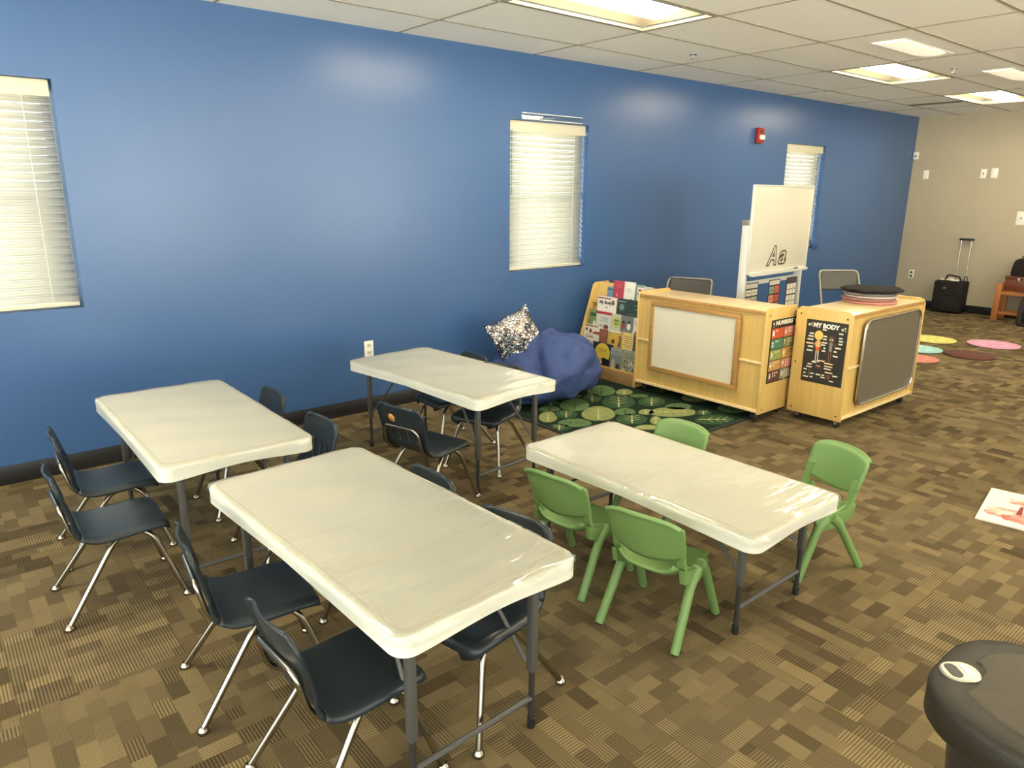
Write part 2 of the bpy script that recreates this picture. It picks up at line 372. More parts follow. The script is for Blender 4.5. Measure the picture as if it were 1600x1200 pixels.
class Flat:
    "a printed flat thing: base sheet with printed shapes on it; local x right, y up, z out"
    def __init__(s, w_, h_, col, thick=.002, rough=.55):
        s.mb = MB(); s.mats = []; s.rough = rough; s.w = w_; s.h = h_
        s.use(col); s.mb.box(0, w_, 0, h_, -thick, 0); s.layer = 0
    def use(s, col):
        mm = col if not isinstance(col, tuple) else fcol(col, s.rough)
        if mm not in s.mats: s.mats.append(mm)
        s.mb.mi = s.mats.index(mm)
    def poly(s, pts, col, layer=1):
        s.use(col); f = s.mb.bm.faces.new([s.mb.bm.verts.new((p[0], p[1], .0004 * layer)) for p in pts]); f.material_index = s.mb.mi
    def rect(s, x, y, w_, h_, col, layer=1): s.poly([(x, y), (x + w_, y), (x + w_, y + h_), (x, y + h_)], col, layer)
    def disc(s, x, y, rx, col, layer=1, ry=None, n=20):
        ry = ry or rx; s.poly([(x + rx * math.cos(2 * math.pi * k / n), y + ry * math.sin(2 * math.pi * k / n)) for k in range(n)], col, layer)
    def star(s, x, y, r, col, layer=1):
        pts = []
        for k in range(10):
            a = R(90 + 36 * k); q = r if k % 2 == 0 else r * .45; pts.append((x + q * math.cos(a), y + q * math.sin(a)))
        s.use(col); c = s.mb.bm.verts.new((x, y, .0004 * layer)); v = [s.mb.bm.verts.new((*p, .0004 * layer)) for p in pts]
        for k in range(10):
            f = s.mb.bm.faces.new((c, v[k], v[(k + 1) % 10])); f.material_index = s.mb.mi
    def text(s, t, x, y, w_, h_, col, layer=2, bold=0.02, shear=0, outline=0):
        "fit the text into the box x,y,w,h"
        vs_, fs, a, b, c, d = text_mesh(t, bold, shear, outline); s.use(col)
        V = [s.mb.bm.verts.new((x + (v[0] - a) / (b - a) * w_, y + (v[1] - c) / (d - c) * h_, .0004 * layer + v[2] * .02)) for v in vs_]
        for f in fs:
            try: q = s.mb.bm.faces.new([V[i] for i in f]); q.material_index = s.mb.mi
            except ValueError: pass
    def build(s, name, origin, U, V, parent=None, pre=None):
        bm = s.mb.bm; me = bpy.data.meshes.new(name); bm.to_mesh(me); bm.free()
        for mm in s.mats: me.materials.append(mm)
        o = bpy.data.objects.new(name, me); C_.objects.link(o)
        U = Vector(U).normalized(); V = Vector(V).normalized(); N = U.cross(V)
        mtx = Matrix((U, V, N)).transposed().to_4x4(); mtx.translation = Vector(origin)
        if pre: mtx = pre @ mtx
        if parent: o.parent = parent
        o.matrix_local = mtx
        return o

# ------------------------------------------------------------------ room shell
struct(MB().box(XF, XB + .15, YR, D + .0, -.1, 0), 'floor', M['carpet'], smooth=False)
WIN = [(-.166, .704), (3.780, 4.652), (7.825, 8.690)]; ZB, ZT = .937, 2.127; WT = .17
wl = MB(); xs = [XF] + [v for p in WIN for v in p] + [XB + .15]
for k in range(0, len(xs), 2): wl.box(xs[k], xs[k + 1], D, D + WT, 0, CEIL + .1)
for a, b in WIN:
    wl.box(a, b, D, D + WT, 0, ZB); wl.box(a, b, D, D + WT, ZT, CEIL + .1)
struct(wl, 'wall_left', M['blue'], smooth=False)
struct(MB().box(XB, XB + .15, YR, D, 0, CEIL + .1), 'wall_back', M['tan'], smooth=False)
wr = MB(); ow = [(-2.5, 0.2), (1.6, 4.2), (5.5, 7.9)]; xs = [XF - .15] + [v for p in ow for v in p] + [XB + .15]  # openings out of view, added to bring daylight onto ceiling and blue wall
for k in range(0, len(xs), 2): wr.box(xs[k], xs[k + 1], YR - .15, YR, 0, CEIL + .1)
for a, b in ow: wr.box(a, b, YR - .15, YR, 0, .5); wr.box(a, b, YR - .15, YR, 2.3, CEIL + .1)
struct(wr, 'wall_right', M['cream'], smooth=False)
wf = MB(); wf.box(XF - .15, XF, YR, -3.2, 0, CEIL + .1); wf.box(XF - .15, XF, -.2, .3, 0, CEIL + .1); wf.box(XF - .15, XF, 3.6, D + WT, 0, CEIL + .1)  # unseen front wall, its openings added as a source of fill daylight
for a, b in ((-3.2, -.2), (.3, 3.6)): wf.box(XF - .15, XF, a, b, 0, .35); wf.box(XF - .15, XF, a, b, 2.4, CEIL + .1)
struct(wf, 'wall_front', M['cream'], smooth=False)
struct(MB().box(XF, XB - .012, D - .010, D, 0, .105, .003), 'baseboard_left', M['black_base'])
struct(MB().box(XB - .010, XB, YR + .02, D - .012, 0, .105, .003), 'baseboard_back', M['black_base'])

# ceiling : 2 x 4 tiles on a grid, openings where the lamps are recessed
GX, GY, TX, TY = 2.7906, 4.1145, 1.2192, .6096
xl = [GX + TX * k for k in range(-5, 8)]; xl = [XF] + [v for v in xl if XF + .05 < v < XB - .05] + [XB]
yl = [D, GY] + [GY - TY * k for k in range(1, 14)]; yl = [v for v in yl if v > YR + .05] + [YR]
lamps = [(i, r_) for r_ in (1, 5, 9) for i in (-3, 0, 3, 5) if (i, r_) not in ((-3, 5), (-3, 9))]  # lamps out of view are assumed, added to light the rest of the room
def cell(i, r_): return GX + TX * i, GX + TX * (i + 1), GY - TY * (r_ + 1), GY - TY * r_
lampcells = [cell(*c) for c in lamps]
cl = MB()
for a, b in zip(xl, xl[1:]):
    for c, d in zip(yl, yl[1:]):
        mx_, my_ = (a + b) / 2, (c + d) / 2
        if any(q[0] < mx_ < q[1] and q[2] < my_ < q[3] for q in lampcells): continue
        cl.box(a, b, d, c, CEIL, CEIL + .02)
struct(cl, 'ceiling', M['ceil'], smooth=False)
gr = MB()
for v in xl[1:-1]: gr.box(v - .008, v + .008, YR, D, CEIL - .004, CEIL + .001)
for v in yl[1:-1]: gr.box(XF, XB, v - .008, v + .008, CEIL - .0045, CEIL + .001)
struct(gr, 'trim_1', M['grid'], smooth=False)
struct(MB().box(XF - .15, XB + .15, YR - .15, D + WT, CEIL + .2, CEIL + .25), 'ceiling_deck', M['ceil'], smooth=False)

# recessed lamps
LAB = {(0, 1): 'large lit recessed ceiling lamp nearest the camera, above the tables', (3, 1): 'lit recessed ceiling lamp above the maple cabinets, second from the camera',
       (5, 1): 'lit recessed ceiling lamp farthest away, near the tan wall', }
def lamp(i, r_):
    x0, x1, y0, y1 = cell(i, r_)
    t = thing('ceiling_light', LAB.get((i, r_), 'assumed recessed ceiling lamp, added out of view over the rest of the room'), 'ceiling light', ((x0 + x1) / 2, (y0 + y1) / 2, CEIL), 0, 'recessed ceiling lamps')
    hx, hy = (x1 - x0) / 2 - .012, (y1 - y0) / 2 - .012
    f = MB(); f.box(-hx, hx, -hy, -hy + .02, -.006, .01); f.box(-hx, hx, hy - .02, hy, -.006, .01); f.box(-hx, -hx + .02, -hy + .02, hy - .02, -.006, .01); f.box(hx - .02, hx, -hy + .02, hy - .02, -.006, .01)
    f.build('frame', M['grid'], t, smooth=False)
    # curved reflector shell
    def rf(u, v):
        y = (-1 + 2 * u) * (hy - .02); x = (-1 + 2 * v) * (hx - .02)
        return (x, y, .02 + .085 * (1 - abs(-1 + 2 * u) ** 2.4) * min(1, (1 - abs(-1 + 2 * v)) * 9 + .0))
    MB().grid(rf, 14, 24).build('reflector', M['reflector'], t)
    # bright basket lens with rounded ends
    n = 10; L, W = hx - .10, .125; rings = []
    for k in range(15):
        s_ = -1 + 2 * k / 14; e = max(0, (abs(s_) - .86) / .14); sc = math.sqrt(max(.02, 1 - e * e))
        rings.append([(s_ * L, math.cos(math.pi * q / n) * W * sc, .045 - math.sin(math.pi * q / n) * .042 * sc) for q in range(n + 1)])
    mb = MB(); mb.loft(rings); mb.build('lens', M['lens'], t)
for c in lamps: lamp(*c)
# two glowing shapes added for ghost images of the lit lamps, over the cabinets
for k, (x, y, lb) in enumerate([(5.94, 2.57, 'added glowing shape for a lamp ghost, before the lit lamp above the cabinets'), (7.85, 2.50, 'added glowing shape for a lamp ghost, at the photo edge')]):
    t = thing('ceiling_light', lb, 'ceiling light', (x, y, CEIL), 0, 'added lamp ghost glows')
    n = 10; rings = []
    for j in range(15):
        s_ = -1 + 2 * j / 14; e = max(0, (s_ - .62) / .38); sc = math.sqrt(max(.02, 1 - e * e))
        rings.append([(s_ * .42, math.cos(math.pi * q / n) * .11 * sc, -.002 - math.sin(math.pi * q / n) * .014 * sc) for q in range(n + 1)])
    MB().loft(rings).build('lens', M['lens_ghost'], t)
    MB().box(-.43, .43, -.12, .12, -.003, -.0005).build('frame', M['ceil'], t)
# sprinkler heads, ceiling vent
for (x, y, lb) in ((4.94, 3.79, 'small sprinkler head in the ceiling beside the nearest lamp'), (7.12, 2.72, 'small sprinkler head in the ceiling beside the far lamp ghost')):
    t = thing('sprinkler', lb, 'sprinkler', (x, y, CEIL), 0, 'ceiling sprinklers')
    MB().lathe([(.03, -.0005), (.03, -.004), (.018, -.008)]).build('escutcheon', M['steel'], t)
    MB().lathe([(.006, -.006), (.006, -.03), (.016, -.032), (.016, -.034)], n=12).build('deflector', M['steel'], t)
t = thing('ceiling_vent', 'long narrow dark slotted vent in the ceiling near the far corner', 'vent', (9.6, 3.82, CEIL), 0)
MB().box(-.06, .06, -.29, .29, -.006, -.0005, .002).build('frame', mat('vent_grey', rgb(120, 114, 98), .6), t)
mb = MB()
for k in range(4): mb.box(-.045 + k * .025, -.03 + k * .025, -.27, .27, -.009, -.006)
mb.build('slat', mat('vent_slat', rgb(90, 86, 74), .6), t)

# windows and blinds
wn = ['blind of the large window at the left edge of the blue wall', 'blind of the middle window, above the white wall outlet and tables', 'blind of the far window, half hidden by the easel']
for k, (a, b) in enumerate(WIN):
    f = MB(); y0, y1 = D + WT - .05, D + WT - .005
    f.box(a, a + .05, y0, y1, ZB, ZT); f.box(b - .05, b, y0, y1, ZB, ZT); f.box(a + .05, b - .05, y0, y1, ZB, ZB + .05); f.box(a + .05, b - .05, y0, y1, ZT - .05, ZT)
    f.box(a + .05, b - .05, y0, y1, (ZB + ZT) / 2 - .02, (ZB + ZT) / 2 + .02)
    fr = struct(f, 'window_%d' % (k + 1), M['vinyl'], smooth=False)
    MB().box(a + .05, b - .05, y0 + .02, y0 + .024, ZB + .05, ZT - .05).build('pane', M['glass'], fr, smooth=False)
    t = thing('window_blind', 'white horizontal slat ' + wn[k], 'blind', ((a + b) / 2, D + .065, ZB), 0, 'window blinds on the blue wall')
    H = ZT - ZB; hw = (b - a) / 2 - .012
    MB().box(-hw, hw, -.030, .030, H - .055, H - .004, .003).build('headrail', M['blind'], t)
    MB().box(-hw, hw, -.037, -.031, H - .085, H - .002, .002).build('valance', M['blind'], t)
    sl = MB(); n = 25; z1, z0 = H - .10, .055
    for q in range(n):
        z = z1 - (z1 - z0) * q / (n - 1); ang = R(57)
        c, s_ = math.cos(ang) * .025, math.sin(ang) * .025
        p = [(-c, -s_), (-c * .3, -s_ * .3 + .0025), (c * .3, s_ * .3 + .0025), (c, s_)]
        for u in range(3):
            f = sl.bm.faces.new([sl.bm.verts.new(v) for v in ((-hw, p[u][0], z + p[u][1]), (hw, p[u][0], z + p[u][1]), (hw, p[u + 1][0], z + p[u + 1][1]), (-hw, p[u + 1][0], z + p[u + 1][1]))])
    sl.build('slats', M['slat'], t, solid=.0015)
    MB().box(-hw, hw, -.026, .026, .008, .030, .003).build('bottom_rail', M['blind'], t)
    for sx in (-.7, 0, .7):
        MB().tube([(sx * hw, -.030, H - .06), (sx * hw, -.030, .02)], .0012, 5).build('ladder_cord', M['white_pl'], t)
    MB().tube([(-hw + .03, -.036, H - .07), (-hw + .03, -.036, H * .52)], .004, 6).build('tilt_wand', mat('wand', rgb(150, 150, 145), .3), t)
t = thing('acrylic_strip', 'clear acrylic strip with two white edges above the middle window', 'strip', (4.23, D, 2.13), 0)
for z in (.008, .052): MB().box(-.335, .335, -.012, -.001, z - .003, z + .003, .001).build('edge_rail', M['white_pl'], t)
MB().box(-.335, .335, -.005, -.003, .011, .049).build('clear_sheet', M['glass'], t)

# wall fittings
def plate(name, label, cat, loc, face, w_=.072, h_=.118, dark=False, kind='outlet', group=None):
    t = thing(name, label, cat, loc, 0 if face == 'y' else -90, group)    # local -y looks into the room
    MB().box(-w_ / 2, w_ / 2, -.007, -.0005, -h_ / 2, h_ / 2, .002).build('cover_plate', M['white_pl'], t)
    if kind == 'outlet':
        for s_ in (-1, 1):
            MB().box(-.016, .016, -.010, -.007, s_ * .026 - .014, s_ * .026 + .014, .002).build('socket', M['rubber'] if dark else mat('socket_cream', rgb(205, 200, 186), .4), t)
            MB().box(-.008, -.005, -.0108, -.010, s_ * .026 - .005, s_ * .026 + .006).box(.005, .008, -.0108, -.010, s_ * .026 - .005, s_ * .026 + .006).build('slot', M['rubber'], t)
    elif kind == 'switch':
        MB().box(-.005, .005, -.018, -.007, -.010, .012, .002).build('toggle', M['rubber'] if dark else M['white_pl'], t)
    else:
        MB().box(-.017, .017, -.010, -.007, -.033, .033, .002).build('insert', M['white_pl'], t)
    return t
plate('wall_outlet', 'white double wall outlet low on the blue wall', 'outlet', (2.461, D, .467), 'y')
plate('wall_plate', 'blank white wall plate nearest the blue corner on the tan wall', 'wall plate', (XB, 4.416, 1.845), 'x', kind='blank', group='wall plates on the tan wall')
plate('wall_plate', 'left one of the adjoining pair of wall plates on the tan wall', 'wall plate', (XB, 3.698, 1.848), 'x', kind='switch', dark=True, group='wall plates on the tan wall')
plate('wall_plate', 'right one of the adjoining pair of wall plates on the tan wall', 'wall plate', (XB, 3.572, 1.855), 'x', kind='blank', group='wall plates on the tan wall', w_=.08, h_=.125)
plate('wall_outlet', 'white outlet with black plug low on the tan wall', 'outlet', (XB, 4.414, .462), 'x', dark=True)
plate('wall_switch', 'white switch plate above the brown box at the right edge', 'switch', (XB, 3.176, 1.289), 'x', w_=.11, h_=.17, dark=True, kind='switch')
t = thing('motion_sensor', 'small white sensor box high in the corner of the tan wall', 'sensor', (XB, 4.575, 2.10), -90)
MB().box(-.032, .032, -.045, -.001, -.05, .05, .006).build('body', M['white_pl'], t); MB().box(-.018, .018, -.048, -.045, -.02, .01, .001).build('lens', mat('sensor_window', rgb(150, 146, 138), .3), t)
t = thing('fire_strobe', 'red fire alarm strobe high on the blue wall', 'fire alarm', (7.214, D, 2.175), 0)
MB().box(-.058, .058, -.045, -.001, -.078, .078, .006).build('housing', M['red_pl'], t)
MB().box(-.045, .045, -.068, -.045, -.045, .005, .008).build('strobe_lens', mat('strobe_clear', rgb(225, 215, 205), .15), t)
MB().box(-.040, .040, -.047, -.045, .02, .055, .001).build('speaker_grille', mat('dark_red', rgb(90, 20, 20), .5), t)
t = thing('painted_switch_plate', 'blue painted switch box on the wall right of the easel', 'switch box', (8.657, D, .985), 0)
MB().box(-.06, .06, -.03, -.001, -.06, .06, .004).build('body', M['bluebox'], t); MB().box(-.03, .03, -.034, -.03, -.03, .03, .002).build('cover', M['bluebox'], t)

# ------------------------------------------------------------------ folding tables
TL, TW, TH = 1.2192, .61, .58
TABLES = [('A', .883, 3.331, -.2, .5836, 'cream folding table by the blue wall, the left one with four dark chairs'),
          ('B', .997, 1.889, 2.6, .5859, 'nearest cream folding table, large in the foreground'),
          ('C', 2.335, 3.420, 4.7, .5616, 'cream folding table beside the blue beanbag'),
          ('D', 2.352, 1.788, .4, .4443, 'low cream folding table with green chairs around it')]
def make_table(h, label, loc, rz):
    t = thing('folding_table', label, 'table', loc, rz, 'cream folding tables')      # long axis = local y
    hy, hx = TL / 2, TW / 2
    # two halves with a seam
    for s in (-1, 1):
        prof = [(0.0, -.022), (0, -.006), (-.004, -.001), (-.010, 0)]
        rings = []
        def outline(ins, z, dip):
            pts = []; r = .05
            x = hx - ins; y1 = hy - ins; y0 = .00025
            for cx, a in ((x - r, 0), (-x + r, 90)):
                for k in range(7):
                    tt = R(a + 90 * k / 6); pts.append((cx + r * math.cos(tt), y1 - r + r * math.sin(tt)))
            # subdivide end edge for the arched skirt
            res = pts[:7]
            for k in range(1, 16): res.append((pts[6][0] + (pts[7][0] - pts[6][0]) * k / 16, y1))
            res += pts[7:]; res += [(-x, y0), (x, y0)]
            out = []
            for (px, py) in res:
                zz = z
                if dip:
                    e = max(0, min(1, (py - (hy - .16)) / .10)); arch = math.cos(min(1, abs(px) / (hx * .98)) * math.pi) * .5 + .5
                    zz = z - e * .016 * (1 - arch) * 1.0
                out.append((px, py * s, zz))
            return out
        for ins, z, dip in ((.010, 0, 0), (.003, -.0015, 0), (0, -.007, 0), (0, -.042, 1), (.006, -.044, 1), (.012, -.036, 0)):
            rings.append(outline(ins, h + z - .0, dip))
        mb = MB(); mb.loft(rings); mb.build('tabletop_half', M['tabletop'], t, angle=50)
    # legs
    for s in (-1, 1):
        yl_ = s * (hy - .10); yt = s * (hy - .16)
        for sx in (-.215, .215):
            lean = 0
            l = MB(); l.box(sx - .0125, sx + .0125, yl_ - .0125, yl_ + .0125, .20, h - .038, .003); l.build('leg', M['leg_grey'], t)
            leg = t.children[-1]
            MB().tube([(sx, yl_, .23), (sx, yl_, .012)], .0095, 10).build('leg_extension', M['leg_dark'], leg)
            MB().lathe([(.012, 0), (.013, .006), (.0125, .035), (.010, .037)], sx, yl_, 12).build('leg_foot', M['rubber'], leg)
        MB().tube([(-.215, yl_, .105), (.215, yl_, .105)], .009, 8).build('crossbar', M['leg_grey'], t)
        MB().box(-.235, .235, yl_ - .02, yl_ + .02, h - .040, h - .030, .002).build('leg_bracket', M['leg_grey'], t)
        # folding brace: two bars from the legs meeting under the middle
        for sx in (-.215, .215):
            MB().tube([(sx * .93, yl_ - s * .012, .235), (sx * .72, s * (hy - .34), h - .05)], .0065, 8).build('brace', M['leg_grey'], t)
        MB().tube([(-.16, s * (hy - .34), h - .05), (.16, s * (hy - .34), h - .05)], .007, 8).build('brace_bar', M['leg_grey'], t)
    for sx in (-.2, .2):
        MB().box(sx - .012, sx + .012, -.14, .14, h - .046, h - .030, .003).build('hinge_rail', M['leg_dark'], t)
    # carrying handle below one side
    return t
def make_cover(h, label, loc, rz, seed):
    random.seed(seed)
    hy, hx = TL / 2 + .003, TW / 2 + .003
    ph = [random.uniform(0, 6) for _ in range(6)]
    def f(u, v):
        # sheet runs over the top and folds down at the edges
        ext = .030
        X = (-1 + 2 * u) * (hx + ext); Y = (-1 + 2 * v) * (hy + ext)
        ox = max(0, abs(X) - hx + .006); oy = max(0, abs(Y) - hy + .006)
        x = math.copysign(min(abs(X), hx + .25 * ox), X); y = math.copysign(min(abs(Y), hy + .25 * oy), Y)
        r = .05; ex, ey = abs(x) - (hx - r), abs(y) - (hy - r)
        d = 0
        if ex > 0 and ey > 0:
            q = math.hypot(ex, ey)
            if q > r + .004: x = math.copysign(hx - r + ex / q * (r + .004), x); y = math.copysign(hy - r + ey / q * (r + .004), y)
        drop = max(ox, oy) * .85
        wv = .0012 * (math.sin(Y * 23 + ph[0] + 2 * math.sin(X * 7)) + math.sin(X * 19 + ph[1] + math.sin(Y * 5) * 2)) if drop == 0 else .0016 * math.sin((X + Y) * 50 + ph[2])
        return (x, y, h + .0035 + wv * (1 if drop == 0 else 0) - drop - (0 if drop == 0 else .002 * (1 + math.sin(X * 31 + Y * 17 + ph[3]))))
    o = MB().grid(f, 44, 72).build('table_cover', M['clear'])
    # stitched line a little inside the edge
    ol = rrect(-hx + .024, hx - .024, -hy + .026, hy - .026, .045, 6); n = len(ol); mb = MB(); zz = h + .0066
    for k in range(n):
        a, b = ol[k], ol[(k + 1) % n]; dx, dy = b[0] - a[0], b[1] - a[1]; m_ = max(1, int(math.hypot(dx, dy) / .03))
        for q in range(m_):
            p0 = (a[0] + dx * q / m_, a[1] + dy * q / m_); p1 = (a[0] + dx * (q + 1) / m_, a[1] + dy * (q + 1) / m_)
            L_ = math.hypot(dx, dy) or 1; nx, ny = -dy / L_ * .0007, dx / L_ * .0007
            mb.bm.faces.new([mb.bm.verts.new(v) for v in ((p0[0] - nx, p0[1] - ny, zz), (p1[0] - nx, p1[1] - ny, zz), (p1[0] + nx, p1[1] + ny, zz), (p0[0] + nx, p0[1] + ny, zz))])
    bmesh.ops.remove_doubles(mb.bm, verts=list(mb.bm.verts), dist=.0002)
    mb.build('seam', M['seam'], o, solid=.0008)
    o.location = loc; o.rotation_euler = (0, 0, R(rz)); return tag(o, label, 'table cover', 'clear vinyl table covers')
CLAB = {'A': 'clear vinyl cover on the table by the blue wall, farthest left', 'B': 'clear vinyl cover taped over the nearest table', 'C': 'clear vinyl cover on the table beside the beanbag', 'D': 'clear vinyl cover on the low table with green chairs'}
for n_, (k, x, y, rz, h, lb) in enumerate(TABLES):
    make_table(h, lb, (x, y, 0), rz); make_cover(h, CLAB[k], (x, y, 0), rz, n_)

# ------------------------------------------------------------------ dark school chairs
def resample(P, n):
    "Catmull-Rom through rows of values, returned at equal arc length of the first two"
    pts = []
    for i in range(len(P) - 1):
        p0, p1, p2, p3 = P[max(i - 1, 0)], P[i], P[i + 1], P[min(i + 2, len(P) - 1)]
        for k in range(12):
            t = k / 12
            pts.append([.5 * (2 * b + (c - a) * t + (2 * a - 5 * b + 4 * c - d) * t * t + (-a + 3 * b - 3 * c + d) * t ** 3) for a, b, c, d in zip(p0, p1, p2, p3)])
    pts.append(list(P[-1]))
    L = [0]
    for a, b in zip(pts, pts[1:]): L.append(L[-1] + math.hypot(b[0] - a[0], b[1] - a[1]))
    out = []; j = 0
    for k in range(n + 1):
        s = L[-1] * k / n
        while j < len(L) - 2 and L[j + 1] < s: j += 1
        t = (s - L[j]) / max(1e-9, L[j + 1] - L[j]); out.append([a + (b - a) * t for a, b in zip(pts[j], pts[j + 1])] + [s])
    return out, L[-1]
def make_chair():
    t = thing('school_chair', '', 'chair')
    #       x     z    halfwidth
    P = [(.182, .290, .150), (.178, .308, .158), (.158, .320, .163), (.10, .318, .166), (.0, .312, .167), (-.07, .313, .166), (-.112, .326, .161), (-.138, .358, .156), (-.152, .41, .153), (-.168, .47, .155), (-.186, .53, .155), (-.197, .568, .153)]
    rows, L = resample(P, 44)
    split = next(i for i, r in enumerate(rows) if r[0] < -.118)
    def surf(j, u):
        x, z, w_, s = rows[j]
        e = min(s / .055, (L - s) / .048)
        if e < 1: rr = .055 if s < L / 2 else .048; w_ = w_ - rr + math.sqrt(max(0, rr * rr - (rr * (1 - e)) ** 2))
        c = u * w_
        if j < split + 6: dz = .010 * (u * u) * min(1, s / .1) * (1 if j < split else (split + 6 - j) / 6.)
        else: dz = 0
        fwd = 0
        if z > .33: k = min(1, (z - .33) / .08); fwd = .022 * u * u * k
        lip = max(0, (abs(u) - .86) / .14) ** 1.6
        if j < split + 6: dz -= .020 * lip * (1 if j < split - 4 else max(0, (split + 6 - j) / 10.))
        if j > split - 4: fwd -= .016 * lip * min(1, (j - split + 4) / 8.)
        return (x + fwd, c, z + dz)
    nu = 26
    def skip(i, j):
        z = (rows[j][1] + rows[j + 1][1]) / 2
        return .375 < z < .455 and rows[j][0] < -.1 and i in (5, 10, 15, 20)
    make_chair.surf = surf; make_chair.rows = rows
    for nm, a, b in (('seat', 0, split), ('backrest', split, 44)):
        mb = MB(); V = [[mb.bm.verts.new(surf(j, -1 + 2 * i / nu)) for i in range(nu + 1)] for j in range(a, b + 1)]
        for j in range(b - a):
            for i in range(nu):
                if nm == 'backrest' and skip(i, a + j): continue
                mb.bm.faces.new((V[j][i], V[j][i + 1], V[j + 1][i + 1], V[j + 1][i]))
        mb.build(nm, M['shell'], t, solid=.007, angle=60)
    for s in (-1, 1):
        fl = MB().tube([(.00, s * .085, .296), (.085, s * .105, .292), (.125, s * .125, .258), (.205, s * .178, .012)], .0105, 10, bend=.035).build('leg', M['chrome'], t)
        MB().lathe([(.009, .022), (.017, .012), (.019, .004), (.017, 0)], .207, s * .179, 12).build('glide', M['chrome'], fl)
        rl = MB().tube([(.06, s * .105, .296), (.000, s * .120, .292), (-.035, s * .134, .258), (-.205, s * .178, .012)], .0105, 10, bend=.035).build('leg', M['chrome'], t)
        MB().lathe([(.009, .022), (.017, .012), (.019, .004), (.017, 0)], -.207, s * .179, 12).build('glide', M['chrome'], rl)
    MB().tube([(.04, -.115, .298), (-.095, -.128, .297), (-.150, -.125, .345), (-.174, -.108, .455), (-.178, .108, .455), (-.150, .125, .345), (-.095, .128, .297), (.04, .115, .298)], .0085, 10, bend=.03).build('back_frame', M['chrome'], t)
    MB().tube([(.06, -.115, .300), (.06, .115, .300)], .008, 8).tube([(0, -.13, .298), (0, .13, .298)], .008, 8).build('seat_brace', M['chrome'], t)
    return t
proto = make_chair()
G1 = 'dark school chairs around the cream tables'
CH = [(.525, 3.495, -4, 'dark school chair at the left wall table, the one nearer the blue wall'),
      (.443, 3.012, -1, 'dark school chair at the left wall table, the one farther from the wall'),
      (1.170, 3.600, 180, 'dark school chair mostly hidden behind the left wall table, against the wall'),
      (1.165, 3.000, 183, 'dark school chair between the left wall table and the orange-stickered chair'),
      (.680, 2.140, -8, 'dark school chair at the nearest table, the left side one farther back'),
      (.720, 1.590, 2, 'dark school chair in the foreground, lowest on the left side of the nearest table'),
      (1.204, 1.613, 192, 'dark school chair tucked under the right side of the nearest table, front one'),
      (1.190, 2.120, 180, 'dark school chair behind the nearest table, just its curved top showing'),
      (1.892, 2.985, 14, 'dark school chair with a round orange sticker on its back'),
      (2.505, 3.250, 205, 'dark school chair with slotted back at the far side of the beanbag table, front one'),
      (2.520, 3.660, 178, 'dark school chair tucked under the beanbag table, nearer the wall')]
for k, (x, y, a, lb) in enumerate(CH):
    if k == len(CH) - 1: pass
    o = place(proto, k == 0, (x, y, 0), a, lb, G1)
    if k == 8:
        st = MB(); n = 20; vs_ = []
        for q in range(n):
            jf = 38.2 + 1.75 * math.sin(2 * math.pi * q / n); j0 = int(jf); fr_ = jf - j0; uu = .36 + .155 * math.cos(2 * math.pi * q / n)
            a_, b_ = make_chair.surf(j0, uu), make_chair.surf(j0 + 1, uu)
            vs_.append(st.bm.verts.new((a_[0] * (1 - fr_) + b_[0] * fr_ - .0046, a_[1], a_[2] * (1 - fr_) + b_[2] * fr_)))
        st.bm.faces.new(vs_)
        s_ = st.build('sticker', mat('orange_sticker', rgb(214, 150, 76), .6), o, solid=.001); s_['label'] = 'round orange sticker'

